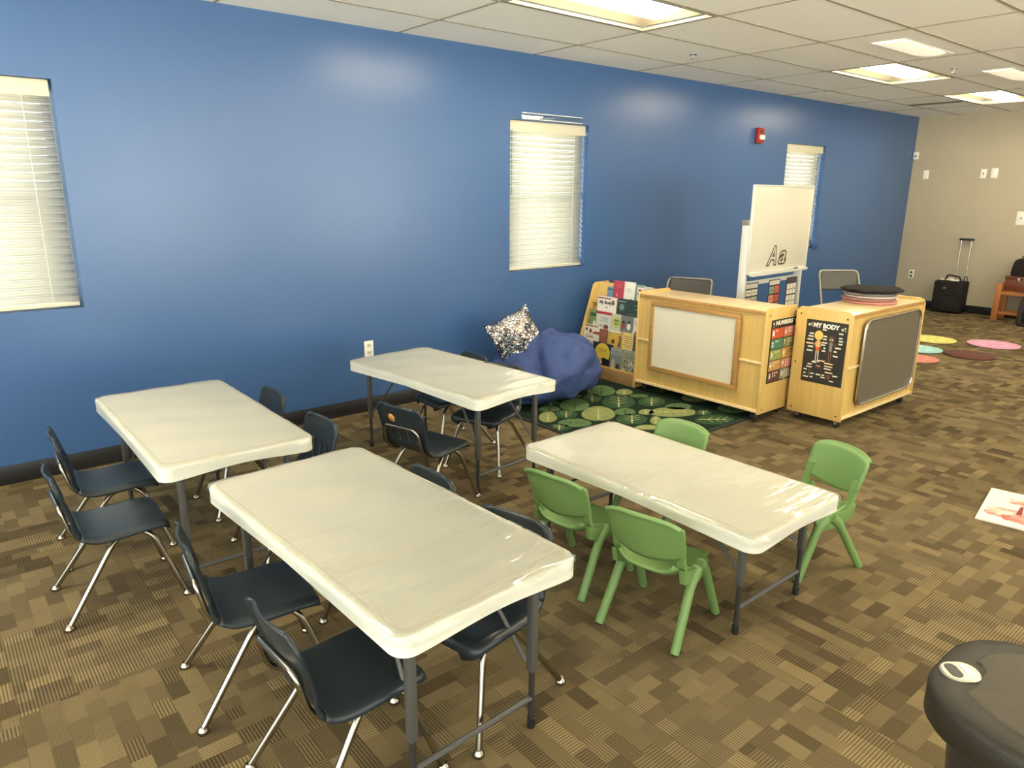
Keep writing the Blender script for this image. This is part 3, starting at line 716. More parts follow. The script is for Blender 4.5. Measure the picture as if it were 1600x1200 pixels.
# ------------------------------------------------------------------ green chairs
def make_green():
    t = thing('plastic_chair', '', 'chair')
    # seat: dished pan with front lip and curled rear sides
    P = [(.150, .238, .120), (.148, .262, .128), (.130, .272, .134), (.05, .266, .136), (-.04, .262, .132), (-.095, .268, .122), (-.120, .285, .108)]
    rows, L = resample(P, 22)
    def sf(u, v):
        j = min(22, int(round(v * 22))); x, z, w_, s = rows[j]; u = -1 + 2 * u
        e = min(1, s / .03); w_ = w_ - .02 * (1 - math.sqrt(max(0, 1 - (1 - e) ** 2)))
        return (x, u * w_, z - .012 * (1 - u * u) * min(1, s / .06) + .03 * abs(u) ** 6 * max(0, min(1, (.02 - x) / .08)))
    MB().grid(sf, 20, 22).build('seat', M['green'], t, solid=.009, angle=60)
    # side skirts that carry the legs
    for s in (-1, 1):
        pts = [(-.115, .305), (-.06, .278), (.02, .272), (.09, .275), (.105, .255), (.09, .220), (.03, .205), (-.04, .215), (-.10, .245)]
        MB().prism(pts, 'Y', s * .125, s * .147, .004).build('side_skirt', M['green'], t)
        # legs, tapering tubes from one apex
        MB().tube([(.045, s * .138, .262), (.085, s * .142, .225), (.185, s * .158, .004)], [.024, .0165], 12, bend=.03).build('leg', M['green'], t)
        MB().tube([(.015, s * .138, .262), (-.03, s * .142, .225), (-.165, s * .156, .004)], [.024, .0165], 12, bend=.03).build('leg', M['green'], t)
        # posts between seat and backrest
        MB().loft([[(x + dx, s * (y + dy), z) for dx, dy in ((-.010, -.018), (.008, -.018), (.008, .012), (-.010, .012))] for x, y, z in ((-.045, .130, .255), (-.080, .130, .285), (-.098, .131, .325), (-.108, .131, .365), (-.118, .131, .400))]).build('back_post', M['green'], t)
    # backrest : curved slab, lower edge bowed
    def bf(u, v):
        U_ = -1 + 2 * u
        zt = .503 - .018 * U_ ** 4 - .006 * U_ * U_; zb = .322 + .030 * U_ * U_
        e = v; z = zb + (zt - zb) * e
        wv = .148 + .004 * e
        edge = 1 - .06 * max(0, (abs(e - .5) - .38) / .12) ** 2
        x = -.128 - .048 * e + .026 * U_ * U_
        if e > .93: x -= .010 * (e - .93) / .07
        return (x, U_ * wv * edge, z)
    MB().grid(bf, 22, 14).build('backrest', M['green'], t, solid=.013, angle=60)
    # rolled rim at the top of the backrest
    pts = [tuple(Vector(bf(k / 16, 1.0)) + Vector((-.006, 0, 0))) for k in range(17)]
    MB().tube(pts, .0085, 8).build('back_rim', M['green'], t)
    return t
gp = make_green()
G2 = 'green plastic chairs around the low table'
for k, (x, y, a, lb) in enumerate([(1.985, 1.965, 8, 'green plastic chair at the low table, back to camera, farther left'),
                                   (1.985, 1.520, 12, 'green plastic chair nearest the camera, its back facing it'),
                                   (2.590, 2.020, 180, 'green plastic chair half hidden behind the low table, by the leaf rug'),
                                   (2.880, 1.420, 163, 'green plastic chair at the right end of the low table')]):
    place(gp, k == 0, (x, y, 0), a, lb, G2)

# ------------------------------------------------------------------ leaf rug
def rug():
    mb = MB(); X0, X1, Y0, Y1 = 3.19, 4.95, 2.73, 4.56
    mb.mi = 0; mb.box(X0, X1, Y0, Y1, .0005, .009, .003)
    mb.mi = 1; mb.box(X0 + .035, X1 - .035, Y0 + .035, Y1 - .035, .009, .0094)
    LV = [(4.186, 3.913, 0.091, -0.071, 0.119, 0.114, 1), (4.303, 3.767, 0.054, -0.042, 0.07, 0.063, 2), (4.311, 3.618, 0.058, -0.045, 0.038, 0.033, 1), (3.733, 3.76, 0.089, -0.07, 0.118, 0.121, 1), (3.972, 3.807, 0.057, -0.045, 0.086, 0.084, 0), (4.064, 3.61, 0.099, -0.078, 0.139, 0.127, 0), (4.267, 3.451, 0.082, -0.064, 0.106, 0.089, 0), (3.714, 3.491, 0.097, -0.077, 0.131, 0.126, 2), (3.9, 3.398, 0.061, -0.048, 0.066, 0.059, 1), (4.018, 3.296, 0.045, -0.035, 0.055, 0.046, 2), (3.806, 3.247, 0.087, -0.069, 0.095, 0.084, 0), (4.323, 3.239, 0.08, -0.063, 0.066, 0.051, 1), (4.173, 3.174, 0.139, -0.11, 0.099, 0.078, 2), (4.339, 3.021, 0.049, -0.039, 0.053, 0.038, 0), (4.261, 2.867, 0.111, -0.088, 0.098, 0.069, 0), (3.915, 3.119, 0.032, -0.025, 0.077, 0.064, 2), (3.366, 3.657, 0.052, -0.041, 0.09, 0.099, 2), (3.516, 3.625, 0.065, -0.051, 0.071, 0.075, 0), (3.419, 3.437, 0.093, -0.073, 0.067, 0.069, 1), (3.507, 3.797, 0.062, -0.049, 0.049, 0.053, 1), (3.623, 3.908, 0.059, -0.047, 0.046, 0.051, 0), (3.745, 3.053, 0.069, -0.054, 0.043, 0.036, 2), (3.265, 3.432, 0.061, -0.048, 0.052, 0.056, 0), (3.897, 3.943, 0.053, -0.041, 0.04, 0.041, 1),
          (3.50, 3.20, .10, -.08, .09, .09, 1), (3.33, 3.05, .07, -.05, .08, .07, 2), (3.55, 2.93, .09, -.07, .07, .06, 0), (3.95, 2.88, .09, -.07, .07, .06, 1), (4.0, 4.2, .1, -.07, .1, .1, 2), (3.45, 4.15, .1, -.08, .1, .1, 0), (4.6, 2.95, .09, -.07, .08, .08, 1), (4.62, 3.3, .09, -.07, .08, .08, 2), (4.62, 3.65, .09, -.07, .08, .08, 0)]
    for (x, y, ax, ay, bx, by, c) in LV:
        a = Vector((ax, ay)); b = Vector((bx, by)); o = Vector((x, y)); n = 28
        pts = []
        for k in range(n):
            th = 2 * math.pi * k / n; cu, su = math.cos(th), math.sin(th)
            pts.append(o + a * cu * (1 - .12 * su) + b * su)
        pts = [Vector((min(max(p.x, X0 + .04), X1 - .04), min(max(p.y, Y0 + .04), Y1 - .04))) for p in pts]
        mb.mi = 2 + c
        cv = mb.bm.verts.new((x, y, .0101)); vs_ = [mb.bm.verts.new((p.x, p.y, .0101)) for p in pts]
        for k in range(n):
            f = mb.bm.faces.new((cv, vs_[k], vs_[(k + 1) % n])); f.material_index = mb.mi
        mb.mi = 5 if c != 1 else 6
        def line(p, q, w_):
            d = (q - p).normalized(); nn = Vector((-d.y, d.x)) * w_
            f = mb.bm.faces.new([mb.bm.verts.new((*(v), .0107)) for v in (p - nn, q - nn * .4, q + nn * .4, p + nn)]); f.material_index = mb.mi
        L_ = b if b.length > a.length * .9 else a; S_ = a if L_ is b else b
        line(o - L_ * .8, o + L_ * .75, .007)
        for q in (-.35, .05, .4):
            for sg in (-1, 1): line(o + L_ * q, o + L_ * (q + .28) + S_ * sg * .55, .004)
    o = mb.build('leaf_rug', [mat('rug_edge', rgb(30, 42, 32), .95), mat('rug_ground', rgb(30, 44, 32), .95, spec=.1, noise=.2, nscale=60), mat('rug_dark_leaf', rgb(54, 80, 54), .95, spec=.1, noise=.18, nscale=40),
                              mat('rug_green_leaf', rgb(92, 116, 76), .95, spec=.1, noise=.15, nscale=40), mat('rug_lime_leaf', rgb(132, 138, 88), .95, spec=.1, noise=.15, nscale=40),
                              mat('rug_pale_vein', rgb(172, 170, 120), .95), mat('rug_dark_vein', rgb(50, 80, 48), .95)])
    tag(o, 'dark green rug printed with pale and lime leaves, under the maple cabinet', 'rug')
rug()

# ------------------------------------------------------------------ beanbag and sequin cushion
def beanbag():
    random.seed(5); cx, cy = 3.69, 4.10
    def f(u, v):
        th = 2 * math.pi * u; ph = math.pi * (v - .5)
        r = math.cos(ph) ** .62 if math.cos(ph) > 0 else 0
        X = r * math.cos(th); Y = r * math.sin(th); z = .5 + .5 * math.copysign(abs(math.sin(ph)) ** .9, math.sin(ph))
        hz = .47 - .24 * max(0, -X) + .02 * math.sin(th * 3)       # sinks to the left
        fold = .018 * math.sin(th * 7 + 3 * v) * math.sin(math.pi * v) + .022 * math.sin(th * 4 - 9 * v + 1) * (v > .5) * math.sin(math.pi * v)
        peak = .012 * math.exp(-((X - .12) ** 2 + (Y - .15) ** 2) / .05)
        crease = -.08 * math.exp(-((X - .25 + Y * .4) ** 2) / .004 - ((Y + .35) ** 2) / .12) * (v > .5) - .07 * math.exp(-((X + .15 - Y * .5) ** 2) / .003 - ((Y + .5) ** 2) / .10) * (v > .5)
        return ((.50 + fold) * X, (.42 + fold) * Y, max(0, z * (hz) + (peak + crease + fold * .6) * (v > .5)))
    o = MB().grid(lambda u, v: f(u, v), 96, 48)
    bmesh.ops.remove_doubles(o.bm, verts=list(o.bm.verts), dist=.0008)
    o = o.build('beanbag', M['denim'], angle=180); o.location = (cx, cy, .022)
    md = o.modifiers.new('creases', 'DISPLACE'); tx = bpy.data.textures.new('creases', 'CLOUDS'); tx.noise_scale = .11; tx.noise_depth = 1; md.texture = tx; md.strength = .07; md.mid_level = .5; md.texture_coords = 'LOCAL'
    tag(o, 'slumped royal blue cloth beanbag against the blue wall beside the bookcase', 'beanbag')
    t2 = Flat(.035, .012, (225, 222, 214), .001); 
    tg = t2.build('care_tag', (.44, -.10, .30), (.5, -.2, -.85), (.8, .1, .5), o)
    def pil(u, v):
        U_, V_ = -1 + 2 * u, -1 + 2 * v
        a, b = abs(U_), abs(V_)
        k = 1 - .09 * (1 - b ** 2) * a ** 3; k2 = 1 - .09 * (1 - a ** 2) * b ** 3
        return (.212 * U_ * k, .212 * V_ * k2, (max(0, (1 - U_ ** 2) * (1 - V_ ** 2))) ** .45)
    mb = MB()
    V1 = []
    for sg in (1, -1):
        mb.grid(lambda u, v: (lambda p: (p[0], p[1], sg * (.075 * p[2] + .006 * math.sin(p[0] * 40) * math.cos(p[1] * 33) * p[2])))(pil(u, v)), 28, 28)
    bmesh.ops.remove_doubles(mb.bm, verts=list(mb.bm.verts), dist=.0005)
    p = mb.build('sequin_cushion', M['sequin'], angle=180)
    # leaning on the wall, standing on one corner on the beanbag's left side
    U = Vector((.93, -.10, .34)).normalized(); W_ = Vector((-.30, .16, .25)); V = (W_ - U * W_.dot(U)).normalized(); N = U.cross(V)
    mx = Matrix((U, V, N)).transposed().to_4x4(); mx.translation = Vector((3.535, 4.215, .470)); p.matrix_world = mx
    tag(p, 'square cushion covered in silver and rose sequins, leaning on the blue wall', 'cushion')
beanbag()

# ------------------------------------------------------------------ bookcase with face-out picture books
def bookcase():
    X0, Y0, Y1 = 4.46, 3.80, 4.50
    t = thing('book_display', 'slanted maple book display packed with picture books beside the beanbag', 'bookcase', (X0, Y0, .011), 0)
    W_ = Y1 - Y0; prof = [(0, 0), (.0, .20), (.19, .775), (.225, .795), (.38, .795), (.38, 0)]
    for y in (0, W_ - .018): MB().prism(prof, 'Y', y, y + .018, .003).build('side_panel', M['maple'], t)
    MB().box(.0, .018, .018, W_ - .018, 0, .105, .002).build('plinth', wood_mat('plinth_wood', rgb(150, 116, 78), rgb(170, 134, 94), .45, 'Y'), t)
    MB().box(.36, .378, .018, W_ - .018, 0, .78).build('rear_panel', M['maple'], t)
    tiers = []
    for k in range(5):
        z = .105 + k * .132; x = .012 + max(0, z - .12) * .31; tiers.append((x, z))
        MB().box(x, x + .055, .018, W_ - .018, z - .010, z).build('shelf', M['maple'], t)
        MB().box(x, x + .006, .018, W_ - .018, z, z + .012).build('lip', M['maple'], t)
        MB().loft([[(x + .055 + a, y, z + .0) for a, y in ((0, .018), (.008, .018), (.008, W_ - .018), (0, W_ - .018))], [(x + .100 + a, y, z + (.131 if k < 4 else .16)) for a, y in ((0, .018), (.008, .018), (.008, W_ - .018), (0, W_ - .018))]]).build('divider', M['maple'], t)
    return tiers, X0, Y0, Y1
tiers, BX, BY0, BY1 = bookcase()
W, K = (224, 220, 208), (40, 40, 42)
def book(tier, ypx0, ypx1, h, col, label, art, lay=0, dz=0):
    y0 = 3.80 + (995 - ypx0) * .0073; y1 = 3.80 + (995 - ypx1) * .0073      # y0 is the left edge as seen from the room
    y0 = min(y0, BY1 - .022); y1 = max(y1, BY0 + .022); w_ = y0 - y1
    f = Flat(w_, h, col, .009, .4); art(f, w_, h)
    x, z = tiers[tier]; lean = R(5)
    o = f.build('picture_book', (BX + x + .0075 + .0105 * lay, y0, z + .011 + .0015 + dz), (0, -1, 0), (math.sin(lean), 0, math.cos(lean)))
    tag(o, label, 'book', 'picture books on the book display'); return o
def lines(f, x, y, w_, n, dy, col, h=.004):
    for k in range(n): f.rect(x + (k % 2) * w_ * .12, y - k * dy, w_ * (1 - .2 * (k % 2)), h, col, 2)
# bottom tier
def a_moon(f, w_, h):
    f.disc(w_ * .52, h * .55, w_ * .38, (222, 190, 70), 1); f.poly([(w_ * .2, .01), (w_ * .88, .01), (w_ * .86, h * .32), (w_ * .62, h * .38), (w_ * .45, h * .30), (w_ * .25, h * .24)], (28, 30, 40), 2); f.disc(w_ * .45, h * .17, w_ * .1, (205, 185, 110), 3); lines(f, w_ * .3, h * .72, w_ * .45, 2, .018, (90, 80, 50))
book(0, 922, 954, .20, (44, 52, 72), 'navy picture book with a big yellow moon disc on its cover', a_moon, 1)
def a_fig(f, w_, h):
    f.rect(0, h * .7, w_, h * .3, (150, 160, 156), 1); lines(f, w_ * .15, h * .85, w_ * .7, 2, .014, (70, 74, 74)); f.disc(w_ * .6, h * .5, w_ * .22, (120, 130, 136), 1, h * .12); f.poly([(w_ * .1, 0), (w_ * .5, 0), (w_ * .4, h * .45), (w_ * .2, h * .5)], (186, 178, 152), 2); f.rect(w_ * .6, 0, w_ * .3, h * .3, (60, 62, 66), 2)
book(0, 953, 970, .18, (126, 130, 120), 'grey picture book with standing figures, on the bottom tier', a_fig)
def a_gar(f, w_, h):
    lines(f, w_ * .15, h * .8, w_ * .6, 3, .016, (84, 92, 92)); random.seed(3)
    for k in range(26): f.disc(random.uniform(.1, .9) * w_, random.uniform(.08, .5) * h, w_ * .06, random.choice([(86, 80, 66), (206, 200, 176), (120, 110, 90)]), 1 + k % 3)
book(0, 970, 993, .185, (150, 152, 132), 'muted green picture book with a crowd of figures, bottom tier right', a_gar, 1)
def a_plain(c2, c3):
    def g(f, w_, h):
        f.rect(w_ * .1, h * .1, w_ * .8, h * .45, c2, 1); f.disc(w_ * .5, h * .36, min(w_, h) * .22, c3, 2); lines(f, w_ * .15, h * .86, w_ * .7, 3, .016, K)
    return g
def a_dog(f, w_, h):
    f.rect(.005, h * .92, w_ * .8, h * .05, (150, 70, 50), 1); f.disc(w_ * .15, h * .78, w_ * .07, (80, 84, 70), 1); f.disc(w_ * .4, h * .72, w_ * .08, (110, 80, 66), 1, h * .1); f.poly([(w_ * .5, h * .62), (w_ * .62, h * .72), (w_ * .95, h * .74), (w_ * .96, h * .6)], (166, 76, 60), 1); f.text('Con', w_ * .15, h * .42, w_ * .45, h * .14, (90, 70, 60), 2); 
    for k in range(5): f.disc(w_ * (.2 + .15 * k), h * (.2 + .06 * (k % 2)), w_ * .05, (170, 110, 100), 1)
book(1, 898, 929, .20, (226, 218, 200), 'white picture book with a small red dog, far left of the second tier', a_dog, 1, -.0)
book(1, 929, 943, .18, (140, 88, 66), 'plain brown picture book on the second tier', lambda f, w_, h: lines(f, w_ * .2, h * .8, w_ * .6, 2, .02, (180, 140, 110)))
def a_yel(f, w_, h): f.disc(w_ * .5, h * .62, w_ * .36, (206, 168, 70), 1); f.disc(w_ * .4, h * .5, w_ * .12, (90, 70, 50), 2); f.rect(w_ * .75, h * .3, w_ * .2, h * .5, (110, 90, 74), 1); f.rect(0, h * .93, w_ * .9, h * .07, W, 2)
book(1, 943, 965, .19, (188, 158, 90), 'picture book with a golden round face on the second tier', a_yel)
def a_lst(f, w_, h): lines(f, w_ * .1, h * .82, w_ * .7, 6, .018, (120, 60, 40)); f.rect(w_ * .85, 0, w_ * .15, h, (80, 74, 70), 1)
book(1, 965, 984, .19, (222, 196, 120), 'cream yellow picture book filled with title lines, second tier', a_lst, 1)
book(1, 984, 994, .18, (96, 88, 84), 'dark grey picture book at the right end of the second tier', lambda f, w_, h: f.disc(w_ * .5, h * .55, w_ * .3, (150, 110, 90), 1))
book(2, 906, 918, .20, (120, 140, 84), 'narrow green picture book at the left of the middle tier', lambda f, w_, h: (f.rect(w_ * .1, h * .7, w_ * .8, h * .15, (60, 90, 50), 1), f.rect(w_ * .6, 0, w_ * .3, h * .5, W, 1)))
def a_red(f, w_, h): f.rect(0, h * .86, w_, h * .11, (176, 50, 44), 1); lines(f, w_ * .3, h * .7, w_ * .5, 3, .014, (110, 110, 110)); f.disc(w_ * .7, h * .3, w_ * .16, (150, 104, 84), 1); f.disc(w_ * .7, h * .34, w_ * .17, (40, 34, 34), 1 + 1, h * .03); f.poly([(w_ * .05, h * .2), (w_ * .5, h * .35), (w_ * .45, h * .42), (w_ * .05, h * .3)], (150, 148, 140), 1)
book(2, 917, 942, .20, (204, 200, 186), 'grey white picture book under a wide red title band', a_red)
def a_bub(f, w_, h): f.disc(w_ * .5, h * .62, w_ * .42, (176, 186, 90), 1); f.text('DEAR', w_ * .22, h * .66, w_ * .55, h * .09, K, 2, .04); f.text('IN', w_ * .35, h * .52, w_ * .3, h * .08, K, 2, .04)
book(2, 942, 957, .19, (196, 192, 170), 'picture book with a lime green title bubble', a_bub, 1)
def a_kids(f, w_, h): f.disc(w_ * .25, h * .55, w_ * .16, (150, 70, 64), 1, h * .14); f.disc(w_ * .25, h * .72, w_ * .1, (60, 46, 40), 2); f.disc(w_ * .72, h * .55, w_ * .15, W, 1, h * .15); f.disc(w_ * .72, h * .74, w_ * .1, (70, 56, 50), 2)
book(2, 957, 975, .19, (120, 118, 116), 'grey picture book with two small children on it', a_kids)
def a_wr(f, w_, h): lines(f, w_ * .1, h * .85, w_ * .5, 3, .016, (100, 96, 90)); f.rect(w_ * .78, 0, w_ * .22, h * .9, (180, 60, 50), 1); f.disc(w_ * .4, h * .3, w_ * .2, (120, 116, 110), 1)
book(2, 975, 988, .185, (218, 214, 202), 'white picture book with a red stripe, middle tier', a_wr, 1)
book(2, 988, 995, .18, (164, 84, 84), 'rose red picture book at the right end of the middle tier', lambda f, w_, h: f.rect(0, 0, w_, h * .3, (190, 130, 124), 1))
def a_my(f, w_, h): f.rect(0, h * .88, w_ * .7, h * .06, (150, 60, 60), 1); f.text('My Body', w_ * .1, h * .60, w_ * .66, h * .2, K, 2, .05); f.disc(w_ * .82, h * .75, w_ * .08, (120, 80, 70), 1, h * .12); f.disc(w_ * .5, h * .5, w_ * .07, K, 1, h * .02)
book(3, 914, 944, .19, (222, 214, 200), 'white picture book titled My Body in dark hand lettering', a_my)
def a_dk(f, w_, h): f.disc(w_ * .14, h * .62, w_ * .08, (110, 130, 124), 1); lines(f, w_ * .5, h * .75, w_ * .28, 2, .03, (130, 146, 136)); f.disc(w_ * .6, h * .3, w_ * .3, (70, 86, 66), 1, h * .12); f.rect(w_ * .02, h * .86, w_ * .25, h * .03, (180, 180, 170), 1)
book(3, 945, 994, .19, (52, 66, 60), 'wide dark green picture book spanning half the fourth tier', a_dk, 1)
book(4, 924, 934, .14, (104, 134, 152), 'small pale blue book peeking out on the top tier', lambda f, w_, h: f.rect(0, h * .8, w_, h * .1, (70, 100, 120), 1))
def a_pk(f, w_, h):
    lines(f, w_ * .3, h * .8, w_ * .5, 2, .018, (206, 120, 120)); f.disc(w_ * .4, h * .4, w_ * .12, (200, 110, 116), 1); f.disc(w_ * .7, h * .25, w_ * .08, (210, 130, 130), 1)
book(4, 933, 949, .20, (168, 62, 76), 'crimson picture book on the top tier', a_pk)
def a_cat(f, w_, h): lines(f, w_ * .2, h * .7, w_ * .5, 2, .02, (170, 160, 150)); f.poly([(w_ * .5, 0), (w_ * .95, 0), (w_ * .95, h * .2), (w_ * .75, h * .32)], (196, 150, 80), 1); f.disc(w_ * .75, h * .22, w_ * .12, (60, 46, 36), 2)
book(4, 948, 965, .20, (226, 222, 208), 'mostly blank white picture book with an orange figure, top tier', a_cat, 1)
def a_me(f, w_, h):
    for k in range(9): f.rect(0, h * (.06 + k * .1), w_ * .16, h * .05, K, 1)
    f.rect(w_ * .3, h * .62, w_ * .62, h * .27, W, 1); f.text('Me', w_ * .4, h * .68, w_ * .42, h * .15, (160, 60, 50), 2, .05); f.rect(w_ * .35, h * .1, w_ * .4, h * .45, W, 1); f.disc(w_ * .53, h * .42, w_ * .1, (150, 80, 50), 2); f.disc(w_ * .53, h * .25, w_ * .09, (150, 80, 50), 2)
book(4, 963, 979, .185, (126, 148, 138), 'sage green spiral book titled Me in red', a_me, 2)
def a_face(f, w_, h): f.disc(w_ * .3, h * .58, w_ * .16, K, 1, h * .12); f.text('Co', w_ * .6, h * .55, w_ * .3, h * .12, (60, 60, 60), 2); f.text('Ca', w_ * .6, h * .2, w_ * .3, h * .12, (60, 60, 60), 2); f.disc(w_ * .25, h * .2, w_ * .05, (150, 90, 80), 1)
book(4, 979, 995, .18, (196, 192, 180), 'pale grey picture book with a round dark head, top tier right end', a_face)

# ------------------------------------------------------------------ maple cabinets on casters
def cabinet(label, loc, rz, Lx, Dy, H=.805, zb=.062):
    "long axis local x, plain face looks to local -y, open shelves behind"
    t = thing('storage_cabinet', label, 'cabinet', loc, rz, 'maple cabinets on casters')
    e = .019
    for x in (0, Lx - e):
        pts = [(0, zb), (Dy, zb), (Dy, H - .03), (Dy - .03, H), (.045, H), (.018, H - .008), (0, H - .035)]
        MB().prism(pts, 'X', x, x + e, .003).build('end_panel', M['maple'], t)
        ep = t.children[-1]
        for (a, b) in ((.035, H - .05), (Dy - .035, H - .05), (.035, zb + .035), (Dy - .035, zb + .035), (Dy - .03, H * .52)):
            s = -1 if x == 0 else 1
            MB().tube([(x + (0 if s < 0 else e) - s * .003, a, b), (x + (0 if s < 0 else e) + s * .0015, a, b)], .006, 10).build('screw', M['brass'], ep)
    MB().box(e, Lx - e, .006, Dy - .004, H - .040, H - .020, .002).build('top_panel', M['mapletop'], t)
    MB().box(e, Lx - e, .000, .0065, H - .042, H - .018, .002).build('top_edge', M['oak'], t)
    MB().box(e, Lx - e, .014, .024, zb + .03, H - .041).build('rear_panel', M['maple'], t)
    MB().box(e, Lx - e, .002, .014, H * .53 - .008, H * .53 + .008, .002).build('rail', M['mapletop'], t)
    MB().box(e, Lx - e, .000, Dy, zb + .010, zb + .030, .002).build('bottom_panel', M['mapletop'], t)
    MB().box(e, Lx - e, .026, Dy - .02, H * .53 - .009, H * .53 + .009).build('shelf', M['maple'], t)
    MB().box(Lx / 2 - .009, Lx / 2 + .009, .026, Dy - .02, zb + .031, H - .042).build('divider', M['maple'], t)
    for x in (.07, Lx - .07):
        for y in (.055, Dy - .055):
            c = MB().box(x - .022, x + .022, y - .018, y + .018, zb + .004, zb + .009).box(x - .018, x - .014, y - .012, y + .014, .022, zb + .006).box(x + .014, x + .018, y - .012, y + .014, .022, zb + .006).build('caster', M['steel'], t)
            MB().tube([(x - .012, y + .004, .0235), (x + .012, y + .004, .0235)], .0225, 18).build('wheel', M['rubber'], c)
    return t
# E stands along y with its plain face looking to -x ; F along x looking to -y
cabinet('long maple cabinet on casters with the framed whiteboard, left of the pair', (4.42, 3.775, .010), -90, 1.150, .40, .812)
cabinet('long maple cabinet on casters with the grey metal board, right of the pair', (4.740, 2.195, 0), 0, 1.150, .40, .822)

# framed dry-erase board hung on E
t = thing('framed_whiteboard', 'oak framed whiteboard hung on the left maple cabinet', 'whiteboard', (4.42, 3.222, .216), 0)
w2, hh = .402, .545
MB().box(-.014, -.006, -w2 + .03, w2 - .03, .03, hh - .03).build('board', M['wbsurf'], t, smooth=False)
f = MB(); f.box(-.024, .001, -w2, w2, 0, .034, .003); f.box(-.024, .001, -w2, w2, hh - .034, hh, .003); f.box(-.024, .001, -w2, -w2 + .034, .034, hh - .034, .003); f.box(-.024, .001, w2 - .034, w2, .034, hh - .034, .003); f.build('frame', M['oak'], t)
# grey metal board with rolled edge hung on F
t = thing('metal_board', 'large grey metal board with rounded chrome edge on the right cabinet', 'metal board', (4.915, 2.195, .150), 0)
ww, hh = .885, .60
pts = rrect(0, ww, 0, hh, .07, 8)
MB().prism([(p[0], p[1]) for p in pts], 'Y', -.008, -.001).build('panel', M['cork'], t)
MB().tube([(p[0], -.013, p[1]) for p in pts + pts[:2]], .0085, 8, cap=False).build('rolled_edge', M['steel'], t)

# posters
f = Flat(.335, .452, (44, 40, 34), .001)
f.text('NUMBERS', .05, .410, .225, .032, (232, 226, 205), 2, .05, .15); f.star(.028, .425, .012, (232, 226, 205)); f.disc(.03, .404, .004, (232, 226, 205)); f.star(.305, .425, .011, (232, 226, 205)); f.disc(.290, .438, .005, (232, 226, 205))
cols = [[(196, 84, 50), (206, 120, 104)], [(70, 124, 92), (118, 124, 70)], [(150, 154, 84), (214, 168, 84)], [(190, 146, 76), (198, 128, 106)], [(92, 50, 50), (146, 152, 124)]]
for r_ in range(5):
    for c in range(2):
        x, y = .014 + c * .156, .318 - r_ * .0765; f.rect(x, y, .150, .071, cols[r_][c], 1)
        f.text(str(r_ + 1 + 5 * c), x + .010, y + .020, .024 if r_ + 1 + 5 * c < 10 else .034, .036, (236, 230, 208), 2, .04)
        n = r_ + 1 + 5 * c; dc = {3: (214, 206, 150), 8: (110, 40, 30)}.get(n, (230, 206, 180))
        for k in range(n): f.disc(x + .062 + (k % 3) * .026 + (.0), y + .055 - (k // 3) * .019, .0075 if n < 9 else .006, dc, 2, .008)
o = f.build('numbers_poster', (4.478, 2.6232, .287), (1, 0, 0), (0, 0, 1)); tag(o, 'black NUMBERS poster with ten coloured squares on the left cabinet end', 'poster')
f = Flat(.295, .440, (44, 40, 36), .001); wt = (236, 226, 200); sk = (232, 178, 120); br = (120, 88, 66)
f.text('MY BODY', .052, .388, .185, .034, (242, 238, 225), 2, .05); f.star(.022, .402, .012, wt); f.disc(.038, .412, .005, wt); f.disc(.040, .398, .004, wt); f.star(.258, .396, .012, wt); f.disc(.275, .408, .006, wt); f.disc(.278, .390, .004, wt)
# child on the left
f.disc(.098, .335, .031, (238, 192, 100), 2, .033); f.poly([(.088, .300), (.110, .300), (.114, .252), (.084, .252)], sk, 2); f.poly([(.082, .255), (.116, .255), (.112, .225), (.100, .232), (.088, .225)], (214, 92, 48), 3)
for s in (-1, 1):
    f.poly([(.099 + s * .004, .228), (.099 + s * .011, .228), (.099 + s * .010, .158), (.099 + s * .006, .158)], wt, 2); f.poly([(.099 + s * .004, .160), (.099 + s * .024, .152), (.099 + s * .024, .148), (.099 + s * .004, .152)], wt, 2)
    f.poly([(.099 + s * .011, .298), (.099 + s * .028, .272), (.099 + s * .024, .268), (.099 + s * .009, .288)], sk, 2); f.poly([(.099 + s * .028, .272), (.099 + s * .014, .252), (.099 + s * .012, .256), (.099 + s * .024, .275)], sk, 2)
# child on the right
f.disc(.190, .328, .024, (78, 60, 44), 2, .018); f.disc(.190, .316, .020, br, 3, .016); f.disc(.183, .318, .004, wt, 4); f.disc(.197, .318, .004, wt, 4); f.poly([(.178, .298), (.202, .298), (.200, .236), (.180, .236)], (130, 126, 118), 3)
for s in (-1, 1): f.poly([(.190 + s * .004, .238), (.190 + s * .010, .238), (.190 + s * .010, .158), (.190 + s * .005, .158)], br, 2)
f.poly([(.202, .294), (.216, .270), (.226, .298), (.222, .300), (.215, .280), (.202, .286)], br, 2); f.disc(.195, .150, .038, (84, 68, 50), 1, .006)
for (x, y, w_) in ((.030, .338, .030), (.024, .318, .038), (.018, .296, .044), (.012, .268, .054), (.026, .246, .040), (.020, .218, .044), (.120, .374, .03), (.132, .330, .024), (.130, .310, .026), (.124, .285, .04), (.124, .268, .026), (.140, .248, .016), (.130, .228, .026), (.236, .362, .030), (.240, .332, .024), (.240, .312, .030), (.240, .292, .028), (.222, .262, .040), (.214, .236, .022), (.212, .204, .034),
                     (.108, .158, .052), (.068, .140, .034), (.040, .122, .030), (.032, .103, .040), (.014, .082, .024), (.016, .055, .016), (.014, .030, .040), (.066, .058, .026), (.066, .034, .020), (.108, .058, .032), (.158, .146, .060), (.160, .126, .058), (.160, .108, .050), (.170, .084, .055), (.225, .068, .036), (.148, .060, .022), (.144, .044, .030), (.206, .028, .030)):
    f.rect(x, y, w_, .0095 if y > .2 else .008, (238, 208, 170) if w_ > .05 else (232, 222, 196), 2)
